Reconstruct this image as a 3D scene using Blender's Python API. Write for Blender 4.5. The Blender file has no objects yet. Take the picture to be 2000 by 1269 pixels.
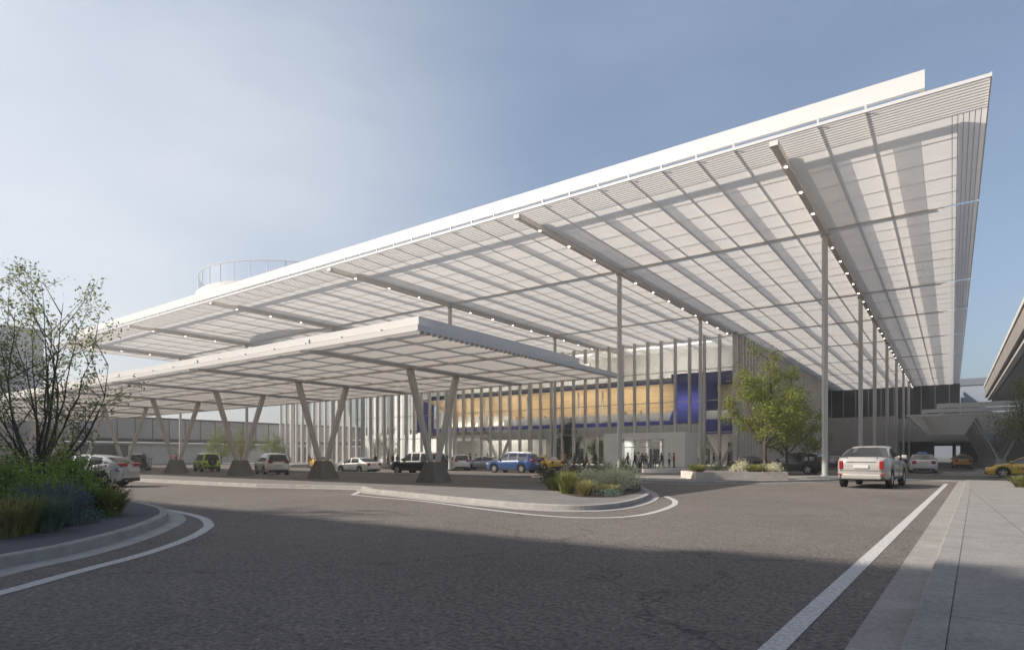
import bpy, bmesh, math, random
from mathutils import Vector, Matrix, noise as mnoise
R = math.radians
sc = bpy.context.scene
col = sc.collection
rng = random.Random(7)

# ------------------------------------------------------------------ camera model
FPX, HOR, EYE = 1187.0, 890.0, 1.5
YAW = math.atan(859 / 1187)
SA, CA = math.sin(YAW), math.cos(YAW)

def P(px, py, z=0.0):
    """ground position (height z) that the survey sheet's column/row stands for"""
    t = (EYE - z) * FPX / (py - HOR)
    u = (px - 1000) / FPX
    return Vector((t * (-SA + u * CA), t * (CA + u * SA), z))

def D(px, t, z=0.0):
    u = (px - 1000) / FPX
    return Vector((t * (-SA + u * CA), t * (CA + u * SA), z))

# ------------------------------------------------------------------ materials
def mat(name, base, rough=0.6, metal=0.0, var=0.0, scale=3.0, bump=0.0, bscale=40.0, coat=0.0, spec=0.5, var2=None, detail=6):
    m = bpy.data.materials.new(name); m.use_nodes = True
    nt = m.node_tree; b = nt.nodes['Principled BSDF']
    b.inputs['Base Color'].default_value = (*base, 1)
    b.inputs['Roughness'].default_value = rough
    b.inputs['Metallic'].default_value = metal
    b.inputs['Coat Weight'].default_value = coat
    b.inputs['Specular IOR Level'].default_value = spec
    if var or bump:
        tc = nt.nodes.new('ShaderNodeTexCoord')
    if var:
        n = nt.nodes.new('ShaderNodeTexNoise'); n.inputs['Scale'].default_value = scale; n.inputs['Detail'].default_value = detail
        n.inputs['Roughness'].default_value = 0.65
        r = nt.nodes.new('ShaderNodeValToRGB')
        lo = tuple(max(0, c * (1 - var)) for c in base); hi = tuple(c * (1 + var) for c in (var2 or base))
        r.color_ramp.elements[0].color = (*lo, 1); r.color_ramp.elements[0].position = 0.3
        r.color_ramp.elements[1].color = (*hi, 1); r.color_ramp.elements[1].position = 0.7
        nt.links.new(tc.outputs['Object'], n.inputs['Vector'])
        nt.links.new(n.outputs['Fac'], r.inputs['Fac'])
        nt.links.new(r.outputs['Color'], b.inputs['Base Color'])
    if bump:
        n2 = nt.nodes.new('ShaderNodeTexNoise'); n2.inputs['Scale'].default_value = bscale; n2.inputs['Detail'].default_value = 4
        bp = nt.nodes.new('ShaderNodeBump'); bp.inputs['Strength'].default_value = bump; bp.inputs['Distance'].default_value = 0.02
        nt.links.new(tc.outputs['Object'], n2.inputs['Vector'])
        nt.links.new(n2.outputs['Fac'], bp.inputs['Height'])
        nt.links.new(bp.outputs['Normal'], b.inputs['Normal'])
    return m

def emit(name, colr, strength):
    m = bpy.data.materials.new(name); m.use_nodes = True
    b = m.node_tree.nodes['Principled BSDF']
    b.inputs['Base Color'].default_value = (0.8, 0.8, 0.8, 1)
    b.inputs['Emission Color'].default_value = (*colr, 1)
    b.inputs['Emission Strength'].default_value = strength
    return m

def asphalt():
    m = bpy.data.materials.new('asphalt'); m.use_nodes = True
    nt = m.node_tree; b = nt.nodes['Principled BSDF']; L = nt.links.new
    tc = nt.nodes.new('ShaderNodeTexCoord')
    def noise(s, d, r=0.6):
        n = nt.nodes.new('ShaderNodeTexNoise'); n.inputs['Scale'].default_value = s; n.inputs['Detail'].default_value = d
        n.inputs['Roughness'].default_value = r
        L(tc.outputs['Object'], n.inputs['Vector']); return n
    big, mid, fine = noise(0.22, 5), noise(3.2, 7, 0.8), noise(17, 5, 0.85)
    def ramp(n, a, c, p0=0.3, p1=0.7):
        r = nt.nodes.new('ShaderNodeValToRGB'); r.color_ramp.elements[0].color = (*a, 1); r.color_ramp.elements[1].color = (*c, 1)
        r.color_ramp.elements[0].position = p0; r.color_ramp.elements[1].position = p1
        L(n.outputs[0], r.inputs['Fac']); return r
    def mul(a, c, f=1.0):
        x = nt.nodes.new('ShaderNodeMix'); x.data_type = 'RGBA'; x.blend_type = 'MULTIPLY'; x.inputs[0].default_value = f
        L(a, x.inputs[6]); L(c, x.inputs[7]); return x.outputs[2]
    c = ramp(big, (0.130, 0.117, 0.108), (0.174, 0.157, 0.145)).outputs[0]
    c = mul(c, ramp(mid, (0.74, 0.74, 0.75), (1.22, 1.21, 1.19)).outputs[0])
    c = mul(c, ramp(fine, (0.32, 0.32, 0.34), (1.72, 1.68, 1.6), 0.36, 0.66).outputs[0])
    # irregular crack lines
    wob = noise(0.7, 4)
    vm = nt.nodes.new('ShaderNodeVectorMath'); vm.operation = 'MULTIPLY_ADD'
    vm.inputs[1].default_value = (2.2, 2.2, 2.2); L(wob.outputs['Color'], vm.inputs[0]); L(tc.outputs['Object'], vm.inputs[2])
    v = nt.nodes.new('ShaderNodeTexVoronoi'); v.feature = 'DISTANCE_TO_EDGE'; v.inputs['Scale'].default_value = 0.16
    L(vm.outputs[0], v.inputs['Vector'])
    cr = ramp(v, (0.4, 0.4, 0.4), (1, 1, 1), 0.0, 0.005)
    c = mul(c, cr.outputs[0], 0.9)
    L(c, b.inputs['Base Color'])
    b.inputs['Roughness'].default_value = 0.85; b.inputs['Specular IOR Level'].default_value = 0.25
    bp = nt.nodes.new('ShaderNodeBump'); bp.inputs['Strength'].default_value = 0.6; bp.inputs['Distance'].default_value = 0.01
    L(fine.outputs[0], bp.inputs['Height']); L(bp.outputs['Normal'], b.inputs['Normal'])
    return m

def paving(name, base, sx, sy, joint=0.012, off=(0, 0), rot=0.0, dark=0.55):
    """concrete with real slab joints at a regular spacing"""
    m = mat(name, base, 0.85, var=0.16, scale=1.3, bump=0.25, bscale=60, spec=0.25)
    nt = m.node_tree; b = nt.nodes['Principled BSDF']; L = nt.links.new
    src = b.inputs['Base Color'].links[0].from_socket
    tc = nt.nodes.new('ShaderNodeTexCoord')
    mp = nt.nodes.new('ShaderNodeMapping'); mp.inputs['Location'].default_value = (off[0], off[1], 0); mp.inputs['Rotation'].default_value = (0, 0, rot)
    L(tc.outputs['Object'], mp.inputs['Vector'])
    sep = nt.nodes.new('ShaderNodeSeparateXYZ'); L(mp.outputs[0], sep.inputs[0])
    outs = []
    for i, s in ((0, sx), (1, sy)):
        if not s: continue
        w = nt.nodes.new('ShaderNodeMath'); w.operation = 'PINGPONG'; w.inputs[1].default_value = s / 2
        L(sep.outputs[i], w.inputs[0])
        lt = nt.nodes.new('ShaderNodeMath'); lt.operation = 'LESS_THAN'; lt.inputs[1].default_value = joint
        L(w.outputs[0], lt.inputs[0]); outs.append(lt.outputs[0])
    f = outs[0]
    if len(outs) > 1:
        mx = nt.nodes.new('ShaderNodeMath'); mx.operation = 'MAXIMUM'; L(outs[0], mx.inputs[0]); L(outs[1], mx.inputs[1]); f = mx.outputs[0]
    fin = nt.nodes.new('ShaderNodeTexNoise'); fin.inputs['Scale'].default_value = 25; fin.inputs['Detail'].default_value = 5
    L(tc.outputs['Object'], fin.inputs['Vector'])
    r = nt.nodes.new('ShaderNodeValToRGB'); r.color_ramp.elements[0].color = (.78, .78, .78, 1); r.color_ramp.elements[1].color = (1.15, 1.15, 1.15, 1)
    r.color_ramp.elements[0].position = .3; r.color_ramp.elements[1].position = .7
    L(fin.outputs[0], r.inputs[0])
    y = nt.nodes.new('ShaderNodeMix'); y.data_type = 'RGBA'; y.blend_type = 'MULTIPLY'; y.inputs[0].default_value = 1
    L(src, y.inputs[6]); L(r.outputs[0], y.inputs[7])
    x = nt.nodes.new('ShaderNodeMix'); x.data_type = 'RGBA'; x.blend_type = 'MULTIPLY'
    x.inputs[7].default_value = (dark, dark, dark, 1); L(f, x.inputs[0]); L(y.outputs[2], x.inputs[6])
    L(x.outputs[2], b.inputs['Base Color'])
    return m

def fabric(name, refl, trans, tcol, blade=0.0):
    """louvred translucent ceiling skin: part of the daylight comes through"""
    m = bpy.data.materials.new(name); m.use_nodes = True
    nt = m.node_tree; nt.nodes.remove(nt.nodes['Principled BSDF']); L = nt.links.new
    out = nt.nodes['Material Output']
    tc = nt.nodes.new('ShaderNodeTexCoord')
    n = nt.nodes.new('ShaderNodeTexNoise'); n.inputs['Scale'].default_value = 1.2; n.inputs['Detail'].default_value = 5
    mp = nt.nodes.new('ShaderNodeMapping'); mp.inputs['Scale'].default_value = (0.5, 3.0, 1)
    L(tc.outputs['Object'], mp.inputs[0]); L(mp.outputs[0], n.inputs['Vector'])
    w = nt.nodes.new('ShaderNodeTexWave'); w.bands_direction = 'Y'; w.inputs['Scale'].default_value = 2.6; w.inputs['Distortion'].default_value = 0.0
    L(tc.outputs['Object'], w.inputs['Vector'])
    def ramp(s, a, c):
        r = nt.nodes.new('ShaderNodeValToRGB'); r.color_ramp.elements[0].color = (a, a, a, 1); r.color_ramp.elements[1].color = (c, c, c, 1)
        r.color_ramp.elements[0].position = .25; r.color_ramp.elements[1].position = .75
        L(s, r.inputs[0]); return r.outputs[0]
    x = nt.nodes.new('ShaderNodeMix'); x.data_type = 'RGBA'; x.blend_type = 'MULTIPLY'; x.inputs[0].default_value = 1
    L(ramp(n.outputs[0], .93, 1.0), x.inputs[6]); L(ramp(w.outputs[0], .93, 1.0), x.inputs[7])
    def tint(c):
        y = nt.nodes.new('ShaderNodeMix'); y.data_type = 'RGBA'; y.blend_type = 'MULTIPLY'; y.inputs[0].default_value = 1
        L(x.outputs[2], y.inputs[6]); y.inputs[7].default_value = (*c, 1); return y.outputs[2]
    d = nt.nodes.new('ShaderNodeBsdfDiffuse'); L(tint((refl, refl, refl * .985)), d.inputs['Color'])
    t = nt.nodes.new('ShaderNodeBsdfTranslucent'); L(tint(tuple(c * trans for c in tcol)), t.inputs['Color'])
    a = nt.nodes.new('ShaderNodeAddShader'); L(d.outputs[0], a.inputs[0]); L(t.outputs[0], a.inputs[1])
    L(a.outputs[0], out.inputs['Surface'])
    return m

def glass(name, tint, refl=0.12, rough=0.02):
    m = bpy.data.materials.new(name); m.use_nodes = True
    nt = m.node_tree; nt.nodes.remove(nt.nodes['Principled BSDF']); L = nt.links.new
    out = nt.nodes['Material Output']
    t = nt.nodes.new('ShaderNodeBsdfTransparent'); t.inputs[0].default_value = (*tint, 1)
    g = nt.nodes.new('ShaderNodeBsdfGlossy'); g.inputs['Roughness'].default_value = rough; g.inputs[0].default_value = (.9, .93, .96, 1)
    lw = nt.nodes.new('ShaderNodeLayerWeight'); lw.inputs[0].default_value = 0.35
    mm = nt.nodes.new('ShaderNodeMath'); mm.operation = 'MULTIPLY_ADD'; mm.inputs[1].default_value = 0.6; mm.inputs[2].default_value = refl
    L(lw.outputs['Fresnel'], mm.inputs[0]); mm.use_clamp = True
    mx = nt.nodes.new('ShaderNodeMixShader'); L(mm.outputs[0], mx.inputs[0]); L(t.outputs[0], mx.inputs[1]); L(g.outputs[0], mx.inputs[2])
    L(mx.outputs[0], out.inputs['Surface'])
    return m

def frit(name):
    m = glass(name, (.84, .87, .87), .05)
    nt = m.node_tree; L = nt.links.new; out = nt.nodes['Material Output']; base = out.inputs['Surface'].links[0].from_socket
    tc = nt.nodes.new('ShaderNodeTexCoord'); mp = nt.nodes.new('ShaderNodeMapping'); mp.inputs['Scale'].default_value = (1.4, 0, 0.02)
    n = nt.nodes.new('ShaderNodeTexNoise'); n.inputs['Scale'].default_value = 1.0; n.inputs['Detail'].default_value = 3
    L(tc.outputs['Object'], mp.inputs[0]); L(mp.outputs[0], n.inputs['Vector'])
    r = nt.nodes.new('ShaderNodeValToRGB'); r.color_ramp.elements[0].position = .44; r.color_ramp.elements[1].position = .56
    r.color_ramp.elements[0].color = (.02, .02, .02, 1); r.color_ramp.elements[1].color = (.62, .62, .62, 1)
    L(n.outputs[0], r.inputs[0])
    d = nt.nodes.new('ShaderNodeBsdfDiffuse'); d.inputs[0].default_value = (.62, .61, .59, 1)
    t = nt.nodes.new('ShaderNodeBsdfTranslucent'); t.inputs[0].default_value = (.5, .5, .49, 1)
    ms = nt.nodes.new('ShaderNodeMixShader'); ms.inputs[0].default_value = .4; L(d.outputs[0], ms.inputs[1]); L(t.outputs[0], ms.inputs[2])
    mx = nt.nodes.new('ShaderNodeMixShader'); L(r.outputs[0], mx.inputs[0]); L(base, mx.inputs[1]); L(ms.outputs[0], mx.inputs[2])
    L(mx.outputs[0], out.inputs['Surface'])
    return m

def leaf(name, c1, c2, trans=0.35):
    m = bpy.data.materials.new(name); m.use_nodes = True
    nt = m.node_tree; nt.nodes.remove(nt.nodes['Principled BSDF']); L = nt.links.new
    out = nt.nodes['Material Output']
    tc = nt.nodes.new('ShaderNodeTexCoord')
    n = nt.nodes.new('ShaderNodeTexNoise'); n.inputs['Scale'].default_value = 5.0; n.inputs['Detail'].default_value = 5; n.inputs['Roughness'].default_value = .8
    L(tc.outputs['Object'], n.inputs['Vector'])
    r = nt.nodes.new('ShaderNodeValToRGB'); r.color_ramp.elements[0].color = (*c1, 1); r.color_ramp.elements[1].color = (*c2, 1)
    r.color_ramp.elements[0].position = .35; r.color_ramp.elements[1].position = .65
    L(n.outputs[0], r.inputs[0])
    d = nt.nodes.new('ShaderNodeBsdfDiffuse'); L(r.outputs[0], d.inputs[0])
    t = nt.nodes.new('ShaderNodeBsdfTranslucent'); L(r.outputs[0], t.inputs[0])
    mx = nt.nodes.new('ShaderNodeMixShader'); mx.inputs[0].default_value = trans
    L(d.outputs[0], mx.inputs[1]); L(t.outputs[0], mx.inputs[2]); L(mx.outputs[0], out.inputs['Surface'])
    return m

M = dict(
    asphalt=asphalt(),
    kerb=mat('kerb_concrete', (0.31, 0.295, 0.275), 0.85, var=0.2, scale=2.2, bump=0.3, bscale=50, spec=.25),
    gutter=mat('gutter_concrete', (0.34, 0.325, 0.305), 0.85, var=0.16, scale=1.6, bump=0.3, bscale=50, spec=.25),
    walk=paving('sidewalk_concrete', (0.25, 0.24, 0.225), 2.4, 3.2, 0.010, (1.0, 0), R(-1.5)),
    island=paving('island_paving', (0.19, 0.178, 0.168), 1.2, 1.2, 0.008, dark=.7),
    line=mat('road_paint', (0.47, 0.455, 0.44), 0.7, var=0.38, scale=22, bump=.2, bscale=60, spec=.3),
    white=mat('white_metal', (0.61, 0.598, 0.575), 0.45, var=0.03, scale=0.6),
    whitew=mat('white_wall', (0.82, 0.81, 0.79), 0.6, var=0.05, scale=0.5),
    cream=mat('cream_panel', (0.60, 0.57, 0.53), 0.6, var=0.05, scale=0.5),
    fin=mat('aluminium_fin', (0.52, 0.50, 0.475), 0.42, 0.35, var=0.08, scale=0.8),
    fin2=mat('grey_fin', (0.72, 0.70, 0.675), 0.5, 0.2, var=0.1, scale=0.8),
    colm=mat('column_paint', (0.50, 0.49, 0.475), 0.35, 0.3, var=0.06, scale=0.7),
    strut=mat('strut_metal', (0.56, 0.535, 0.505), 0.45, 0.2, var=0.12, scale=2.0),
    plinth=mat('plinth_concrete', (0.19, 0.178, 0.165), 0.9, var=0.2, scale=2.4, bump=.4, bscale=30, spec=.2),
    beam=mat('beam_grey', (0.80, 0.75, 0.70), 0.5, 0.1, var=0.06, scale=.5),
    joint=mat('joint_grey', (0.80, 0.775, 0.745), 0.6),
    grey=mat('grey_cladding', (0.40, 0.39, 0.38), 0.55, 0.1, var=0.12, scale=0.35),
    greyl=mat('grey_concrete', (0.58, 0.565, 0.545), 0.8, var=0.18, scale=0.4, spec=.3),
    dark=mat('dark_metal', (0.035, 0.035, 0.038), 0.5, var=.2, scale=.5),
    darkg=mat('dark_glazing', (0.03, 0.033, 0.038), 0.12, spec=.6),
    blue=mat('blue_panel', (0.05, 0.055, 0.25), 0.85, var=.12, scale=.4, spec=.15),
    timber=mat('timber_lining', (0.60, 0.44, 0.26), 0.5, var=.28, scale=.9, var2=(0.64, 0.49, 0.32)),
    tan=mat('tan_concrete', (0.62, 0.585, 0.53), 0.85, var=.15, scale=.5, spec=.2),
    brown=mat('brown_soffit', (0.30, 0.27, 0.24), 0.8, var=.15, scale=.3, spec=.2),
    soil=mat('bark_mulch', (0.075, 0.06, 0.048), 0.95, var=.4, scale=9, bump=.8, bscale=30, spec=.1),
    gravel=mat('grey_gravel', (0.13, 0.13, 0.135), 0.95, var=.35, scale=30, bump=.6, bscale=80, spec=.15),
    soffit=fabric('translucent_ceiling', 0.60, 0.38, (1.0, 0.955, 0.905)),
    soffit3=fabric('taxi_canopy_ceiling', 0.60, 0.38, (1.0, 0.96, 0.9)),
    soffit2=fabric('canopy_ceiling', 0.50, 0.24, (1.0, 0.93, 0.85)),
    glass=glass('facade_glass', (0.86, 0.89, 0.88), 0.04),
    tyre=mat('tyre_rubber', (0.02, 0.02, 0.02), 0.85, spec=.2),
    rim=mat('alloy_rim', (0.55, 0.55, 0.56), 0.3, 0.8),
    rimd=mat('dark_rim', (0.16, 0.16, 0.165), 0.4, 0.7),
    carglass=mat('car_glass', (0.03, 0.034, 0.038), 0.05, spec=.8),
    red=mat('tail_lamp_red', (0.30, 0.012, 0.015), 0.2, coat=.6),
    lamp=mat('head_lamp', (0.62, 0.64, 0.66), 0.12, coat=.8),
    plastic=mat('black_trim', (0.025, 0.025, 0.027), 0.6),
    plate=mat('number_plate', (0.62, 0.62, 0.60), 0.5),
    sign=mat('taxi_sign', (0.18, 0.28, 0.55), 0.4),
    bark=mat('bark', (0.085, 0.068, 0.055), 0.9, var=.35, scale=12, bump=.5, bscale=40, spec=.1),
    barkg=mat('grey_bark', (0.12, 0.105, 0.09), 0.9, var=.3, scale=12, bump=.5, bscale=40, spec=.1),
    downl=emit('downlight_glow', (1.0, 0.95, 0.86), 9.0),
    warm=emit('lounge_lamp', (1.0, 0.80, 0.5), 9.0),
    cool=emit('hall_fill', (1.0, 0.96, 0.9), 7.0),
    skin=mat('skin', (0.42, 0.26, 0.19), 0.6),
    skind=mat('dark_skin', (0.13, 0.075, 0.05), 0.6),
    hair=mat('dark_hair', (0.02, 0.015, 0.012), 0.6),
)

def stretch(m, s):
    nt = m.node_tree; tc = next(n for n in nt.nodes if n.type == 'TEX_COORD'); nz = next(n for n in nt.nodes if n.type == 'TEX_NOISE')
    mp = nt.nodes.new('ShaderNodeMapping'); mp.inputs['Scale'].default_value = s
    nt.links.new(tc.outputs['Object'], mp.inputs[0]); nt.links.new(mp.outputs[0], nz.inputs['Vector'])
stretch(M['timber'], (.12, 5, 5)); stretch(M['plinth'], (1, 1, .35)); stretch(M['strut'], (3, 3, .3)); stretch(M['colm'], (3, 3, .2))

# ------------------------------------------------------------------ mesh builder
class MB:
    def __init__(s): s.v = []; s.f = []
    def add(s, vs, fs):
        o = len(s.v); s.v += [tuple(v) for v in vs]; s.f += [tuple(i + o for i in f) for f in fs]; return s
    def box(s, x0, x1, y0, y1, z0, z1):
        vs = [(x, y, z) for z in (z0, z1) for y in (y0, y1) for x in (x0, x1)]
        return s.add(vs, [(0, 2, 3, 1), (4, 5, 7, 6), (0, 1, 5, 4), (2, 6, 7, 3), (0, 4, 6, 2), (1, 3, 7, 5)])
    def frustum(s, c, b, t, z0, z1):
        vs = [(c[0] + sx * b[0], c[1] + sy * b[1], z0) for sy in (-1, 1) for sx in (-1, 1)] + [(c[0] + sx * t[0], c[1] + sy * t[1], z1) for sy in (-1, 1) for sx in (-1, 1)]
        return s.add(vs, [(0, 2, 3, 1), (4, 5, 7, 6), (0, 1, 5, 4), (2, 6, 7, 3), (0, 4, 6, 2), (1, 3, 7, 5)])
    def bar(s, a, b, w0, w1=None, ref=(0, 0, 1), d0=None, d1=None):
        a, b = Vector(a), Vector(b); w1 = w1 or w0; d0 = d0 or w0; d1 = d1 or w1
        d = (b - a).normalized(); r = Vector(ref)
        if abs(d.dot(r)) > .95: r = Vector((1, 0, 0))
        x = d.cross(r).normalized(); y = x.cross(d)
        vs = [p + x * (i * w / 2) + y * (j * q / 2) for p, w, q in ((a, w0, d0), (b, w1, d1)) for j in (-1, 1) for i in (-1, 1)]
        return s.add(vs, [(0, 2, 3, 1), (4, 5, 7, 6), (0, 1, 5, 4), (2, 6, 7, 3), (0, 4, 6, 2), (1, 3, 7, 5)])
    def tube(s, pts, rad, n=8, cap=True):
        pts = [Vector(p) for p in pts]
        if not hasattr(rad, '__len__'): rad = [rad] * len(pts)
        o = len(s.v); ref = Vector((0.31, 0.17, 0.93)).normalized()
        for i, p in enumerate(pts):
            d = (pts[min(i + 1, len(pts) - 1)] - pts[max(i - 1, 0)]).normalized()
            x = d.cross(ref)
            if x.length < .05: x = d.cross(Vector((1, 0, 0)))
            x.normalize(); y = d.cross(x)
            for k in range(n):
                a = 2 * math.pi * k / n
                s.v.append(tuple(p + (x * math.cos(a) + y * math.sin(a)) * rad[i]))
        for i in range(len(pts) - 1):
            for k in range(n):
                s.f.append((o + i * n + k, o + i * n + (k + 1) % n, o + (i + 1) * n + (k + 1) % n, o + (i + 1) * n + k))
        if cap:
            s.f.append(tuple(o + k for k in reversed(range(n)))); s.f.append(tuple(o + (len(pts) - 1) * n + k for k in range(n)))
        return s
    def cyl(s, c, r, z0, z1, n=24, r1=None):
        return s.tube([(c[0], c[1], z0), (c[0], c[1], z1)], [r, r if r1 is None else r1], n)
    def disc(s, c, r, n=10):
        vs = [(c[0] + r * math.cos(2 * math.pi * k / n), c[1] + r * math.sin(2 * math.pi * k / n), c[2]) for k in range(n)]
        return s.add(vs, [tuple(range(n))])
    def prism(s, poly, z0, z1):
        n = len(poly)
        a = sum(poly[i][0] * poly[(i + 1) % n][1] - poly[(i + 1) % n][0] * poly[i][1] for i in range(n))
        if a < 0: poly = list(reversed(poly))
        vs = [(p[0], p[1], z0) for p in poly] + [(p[0], p[1], z1) for p in poly]
        return s.add(vs, [tuple(reversed(range(n))), tuple(range(n, 2 * n))] + [(i, (i + 1) % n, n + (i + 1) % n, n + i) for i in range(n)])
    def sweep(s, path, prof, closed=False):
        """profile [(offset to the left of travel, z)] carried along a ground path"""
        n = len(path); pts = [Vector((p[0], p[1])) for p in path]; m = len(prof); o = len(s.v)
        for i in range(n):
            a = pts[(i - 1) % n] if (closed or i > 0) else pts[i]
            b = pts[(i + 1) % n] if (closed or i < n - 1) else pts[i]
            d = (b - a).normalized(); nn = Vector((-d.y, d.x))
            for off, z in prof:
                q = pts[i] + nn * off; s.v.append((q.x, q.y, z))
        for i in range(n if closed else n - 1):
            j = (i + 1) % n
            for k in range(m - 1):
                s.f.append((o + i * m + k, o + j * m + k, o + j * m + k + 1, o + i * m + k + 1))
        return s
    def loft(s, rings, cap=True, closed=True):
        o = len(s.v); n = len(rings[0])
        for r in rings: s.v += [tuple(p) for p in r]
        for i in range(len(rings) - 1):
            for k in range(n if closed else n - 1):
                s.f.append((o + i * n + k, o + i * n + (k + 1) % n, o + (i + 1) * n + (k + 1) % n, o + (i + 1) * n + k))
        if cap:
            s.f.append(tuple(o + k for k in reversed(range(n)))); s.f.append(tuple(o + (len(rings) - 1) * n + k for k in range(n)))
        return s
    def build(s, name, m, parent=None, smooth=False, bevel=0.0):
        me = bpy.data.meshes.new(name); me.from_pydata(s.v, [], s.f); me.update()
        if smooth:
            for p in me.polygons: p.use_smooth = True
        o = bpy.data.objects.new(name, me); col.objects.link(o)
        for mm in (m if isinstance(m, (list, tuple)) else [m]): me.materials.append(mm)
        if parent: o.parent = parent
        if bevel:
            b = o.modifiers.new('bevel', 'BEVEL'); b.width = bevel; b.segments = 2; b.limit_method = 'ANGLE'
        return o

def tag(o, label=None, cat=None, group=None, kind=None):
    if label: o['label'] = label
    if cat: o['category'] = cat
    if group: o['group'] = group
    if kind: o['kind'] = kind
    return o
def thing(name, label, cat, loc=(0, 0, 0), rz=0.0, group=None):
    o = bpy.data.objects.new(name, None); col.objects.link(o); o.empty_display_size = .2
    o.location = loc; o.rotation_euler = (0, 0, rz)
    return tag(o, label, cat, group)
def copy_tree(o, parent=None):
    c = o.copy(); col.objects.link(c); c.parent = parent
    for ch in list(o.children): copy_tree(ch, c)
    return c
def smooth_path(pts, k=8, closed=False):
    pts = [Vector((p[0], p[1])) for p in pts]; n = len(pts); out = []
    for i in range(n if closed else n - 1):
        g = (lambda j: pts[j % n]) if closed else (lambda j: pts[min(max(j, 0), n - 1)])
        a, b, c, d = g(i - 1), g(i), g(i + 1), g(i + 2)
        for q in range(k):
            t = q / k
            out.append(0.5 * ((2 * b) + (c - a) * t + (2 * a - 5 * b + 4 * c - d) * t * t + (3 * b - a - 3 * c + d) * t ** 3))
    if not closed: out.append(pts[-1])
    return out
def struct(name, mb, m, **k): return tag(mb.build(name, m, **k), kind='structure')
# ------------------------------------------------------------------ setting
SUN_EL, SUN_AZ = R(36), Vector((-0.74, -0.67))          # towards the sun
struct('ground', MB().add([(-900, -300, 0), (900, -300, 0), (900, 1500, 0), (-900, 1500, 0)], [(0, 1, 2, 3)]), M['asphalt'])

def offset_poly(path, off, closed=True):
    n = len(path); out = []
    for i in range(n):
        a, b = path[(i - 1) % n], path[(i + 1) % n]
        d = (Vector((b[0], b[1])) - Vector((a[0], a[1]))).normalized()
        out.append(Vector((path[i][0], path[i][1])) + Vector((-d.y, d.x)) * off)
    return out
def ccw(path):
    n = len(path)
    a = sum(path[i][0] * path[(i + 1) % n][1] - path[(i + 1) % n][0] * path[i][1] for i in range(n))
    return path if a > 0 else list(reversed(path))
def island(name, path, topmat, h=0.17, gut=0.32, kw=0.16):
    path = ccw(path)
    struct(name, MB().prism(offset_poly(path, kw - 0.02), 0.0, h - 0.006), topmat)
    k = MB().sweep(path, [(-0.004, 0.0), (0.015, h - .02), (0.03, h), (kw, h), (kw, h - .03)], True)
    struct('kerb', k, M['kerb'])
    if gut:
        struct('gutter', MB().sweep(path, [(-gut, 0.0), (-gut, 0.012), (0.004, 0.02)], True), M['gutter'])
def paint(path, w, z=0.006, closed=False):
    struct('road_line', MB().sweep(path, [(-w / 2, z), (w / 2, z)], closed), M['line'])
PP = lambda pts, z=0.0: [P(x, y, z) for x, y in pts]

# near planted island on the left
li = PP([(0, 1111), (142, 1081), (255, 1049), (318, 1023), (329, 1011), (310, 999), (240, 986)], .02)
li = [(-7.2, -2.5), (-7.9, -.4), (-9.0, 1.25)] + [(p.x, p.y) for p in li] + [(-26.5, 7.2), (-30, 3), (-24, -6), (-12, -6)]
island('planting_island', smooth_path(li, 8, True), M['gravel'], .18, .36, .18)
ll = PP([(-120, 1185), (0, 1158), (142, 1119), (284, 1081), (369, 1051), (404, 1031), (407, 1022), (391, 1010), (340, 998), (250, 985)])
paint(smooth_path(ll, 8), .2)

# long drop-off island with the planted nose
ni = [(p.x, p.y) for p in PP([(721, 962), (860, 977), (1000, 991), (1100, 997), (1180, 996), (1240, 986), (1270, 972), (1262, 960), (1225, 949)], .0)]
nose = smooth_path(ni, 8)
pth = [(-96, 15.6), (-60, 16.0), (-38, 16.2)] + [(p.x, p.y) for p in PP([(500, 951), (640, 954), (706, 956)])] + [(p.x, p.y) for p in nose] + [(-16.0, 24.6), (-30, 25.2), (-96, 25.2)]
island('drop_off_island', pth, M['island'], .16, .3, .2)
nl = PP([(716, 954.5), (689, 966), (740, 971), (830, 979), (960, 996), (1072, 1007.5), (1170, 1011), (1255, 1005), (1310, 989), (1318, 978), (1300, 969)])
paint([Vector((p.x, p.y)) for p in nl[:2]] , .2)
paint(smooth_path(nl[1:], 8), .18)

# median between the two drop-off lanes
island('kerb_median', [(-96, 33.6), (-25, 33.6), (-23.4, 34.6), (-25, 35.6), (-96, 35.6)], M['gutter'], .15, 0, .2)
# planter island at the corner
island('corner_island', smooth_path([(-17.4, 38.4), (-15.8, 34.4), (-13, 31.9), (-10.6, 32.7), (-6.6, 38.2), (-5.3, 42), (-5.3, 47.2), (-6.8, 48.2), (-8.8, 45.4), (-13, 42.2)], 6, True), M['walk'], .14, .35, .2)
island('column_strip', [(-8.2, 62), (-5.8, 62), (-5.6, 150), (-8.4, 150)], M['walk'], .15, .2, .2)
# terminal forecourt pavement
island('forecourt', [(-120, 58), (-27, 58), (-21, 60.5), (-18.2, 66), (-17.6, 76), (-17.6, 150), (-24, 150), (-24, 140), (-120, 140)], M['walk'], .15, .25, .25)

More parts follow.
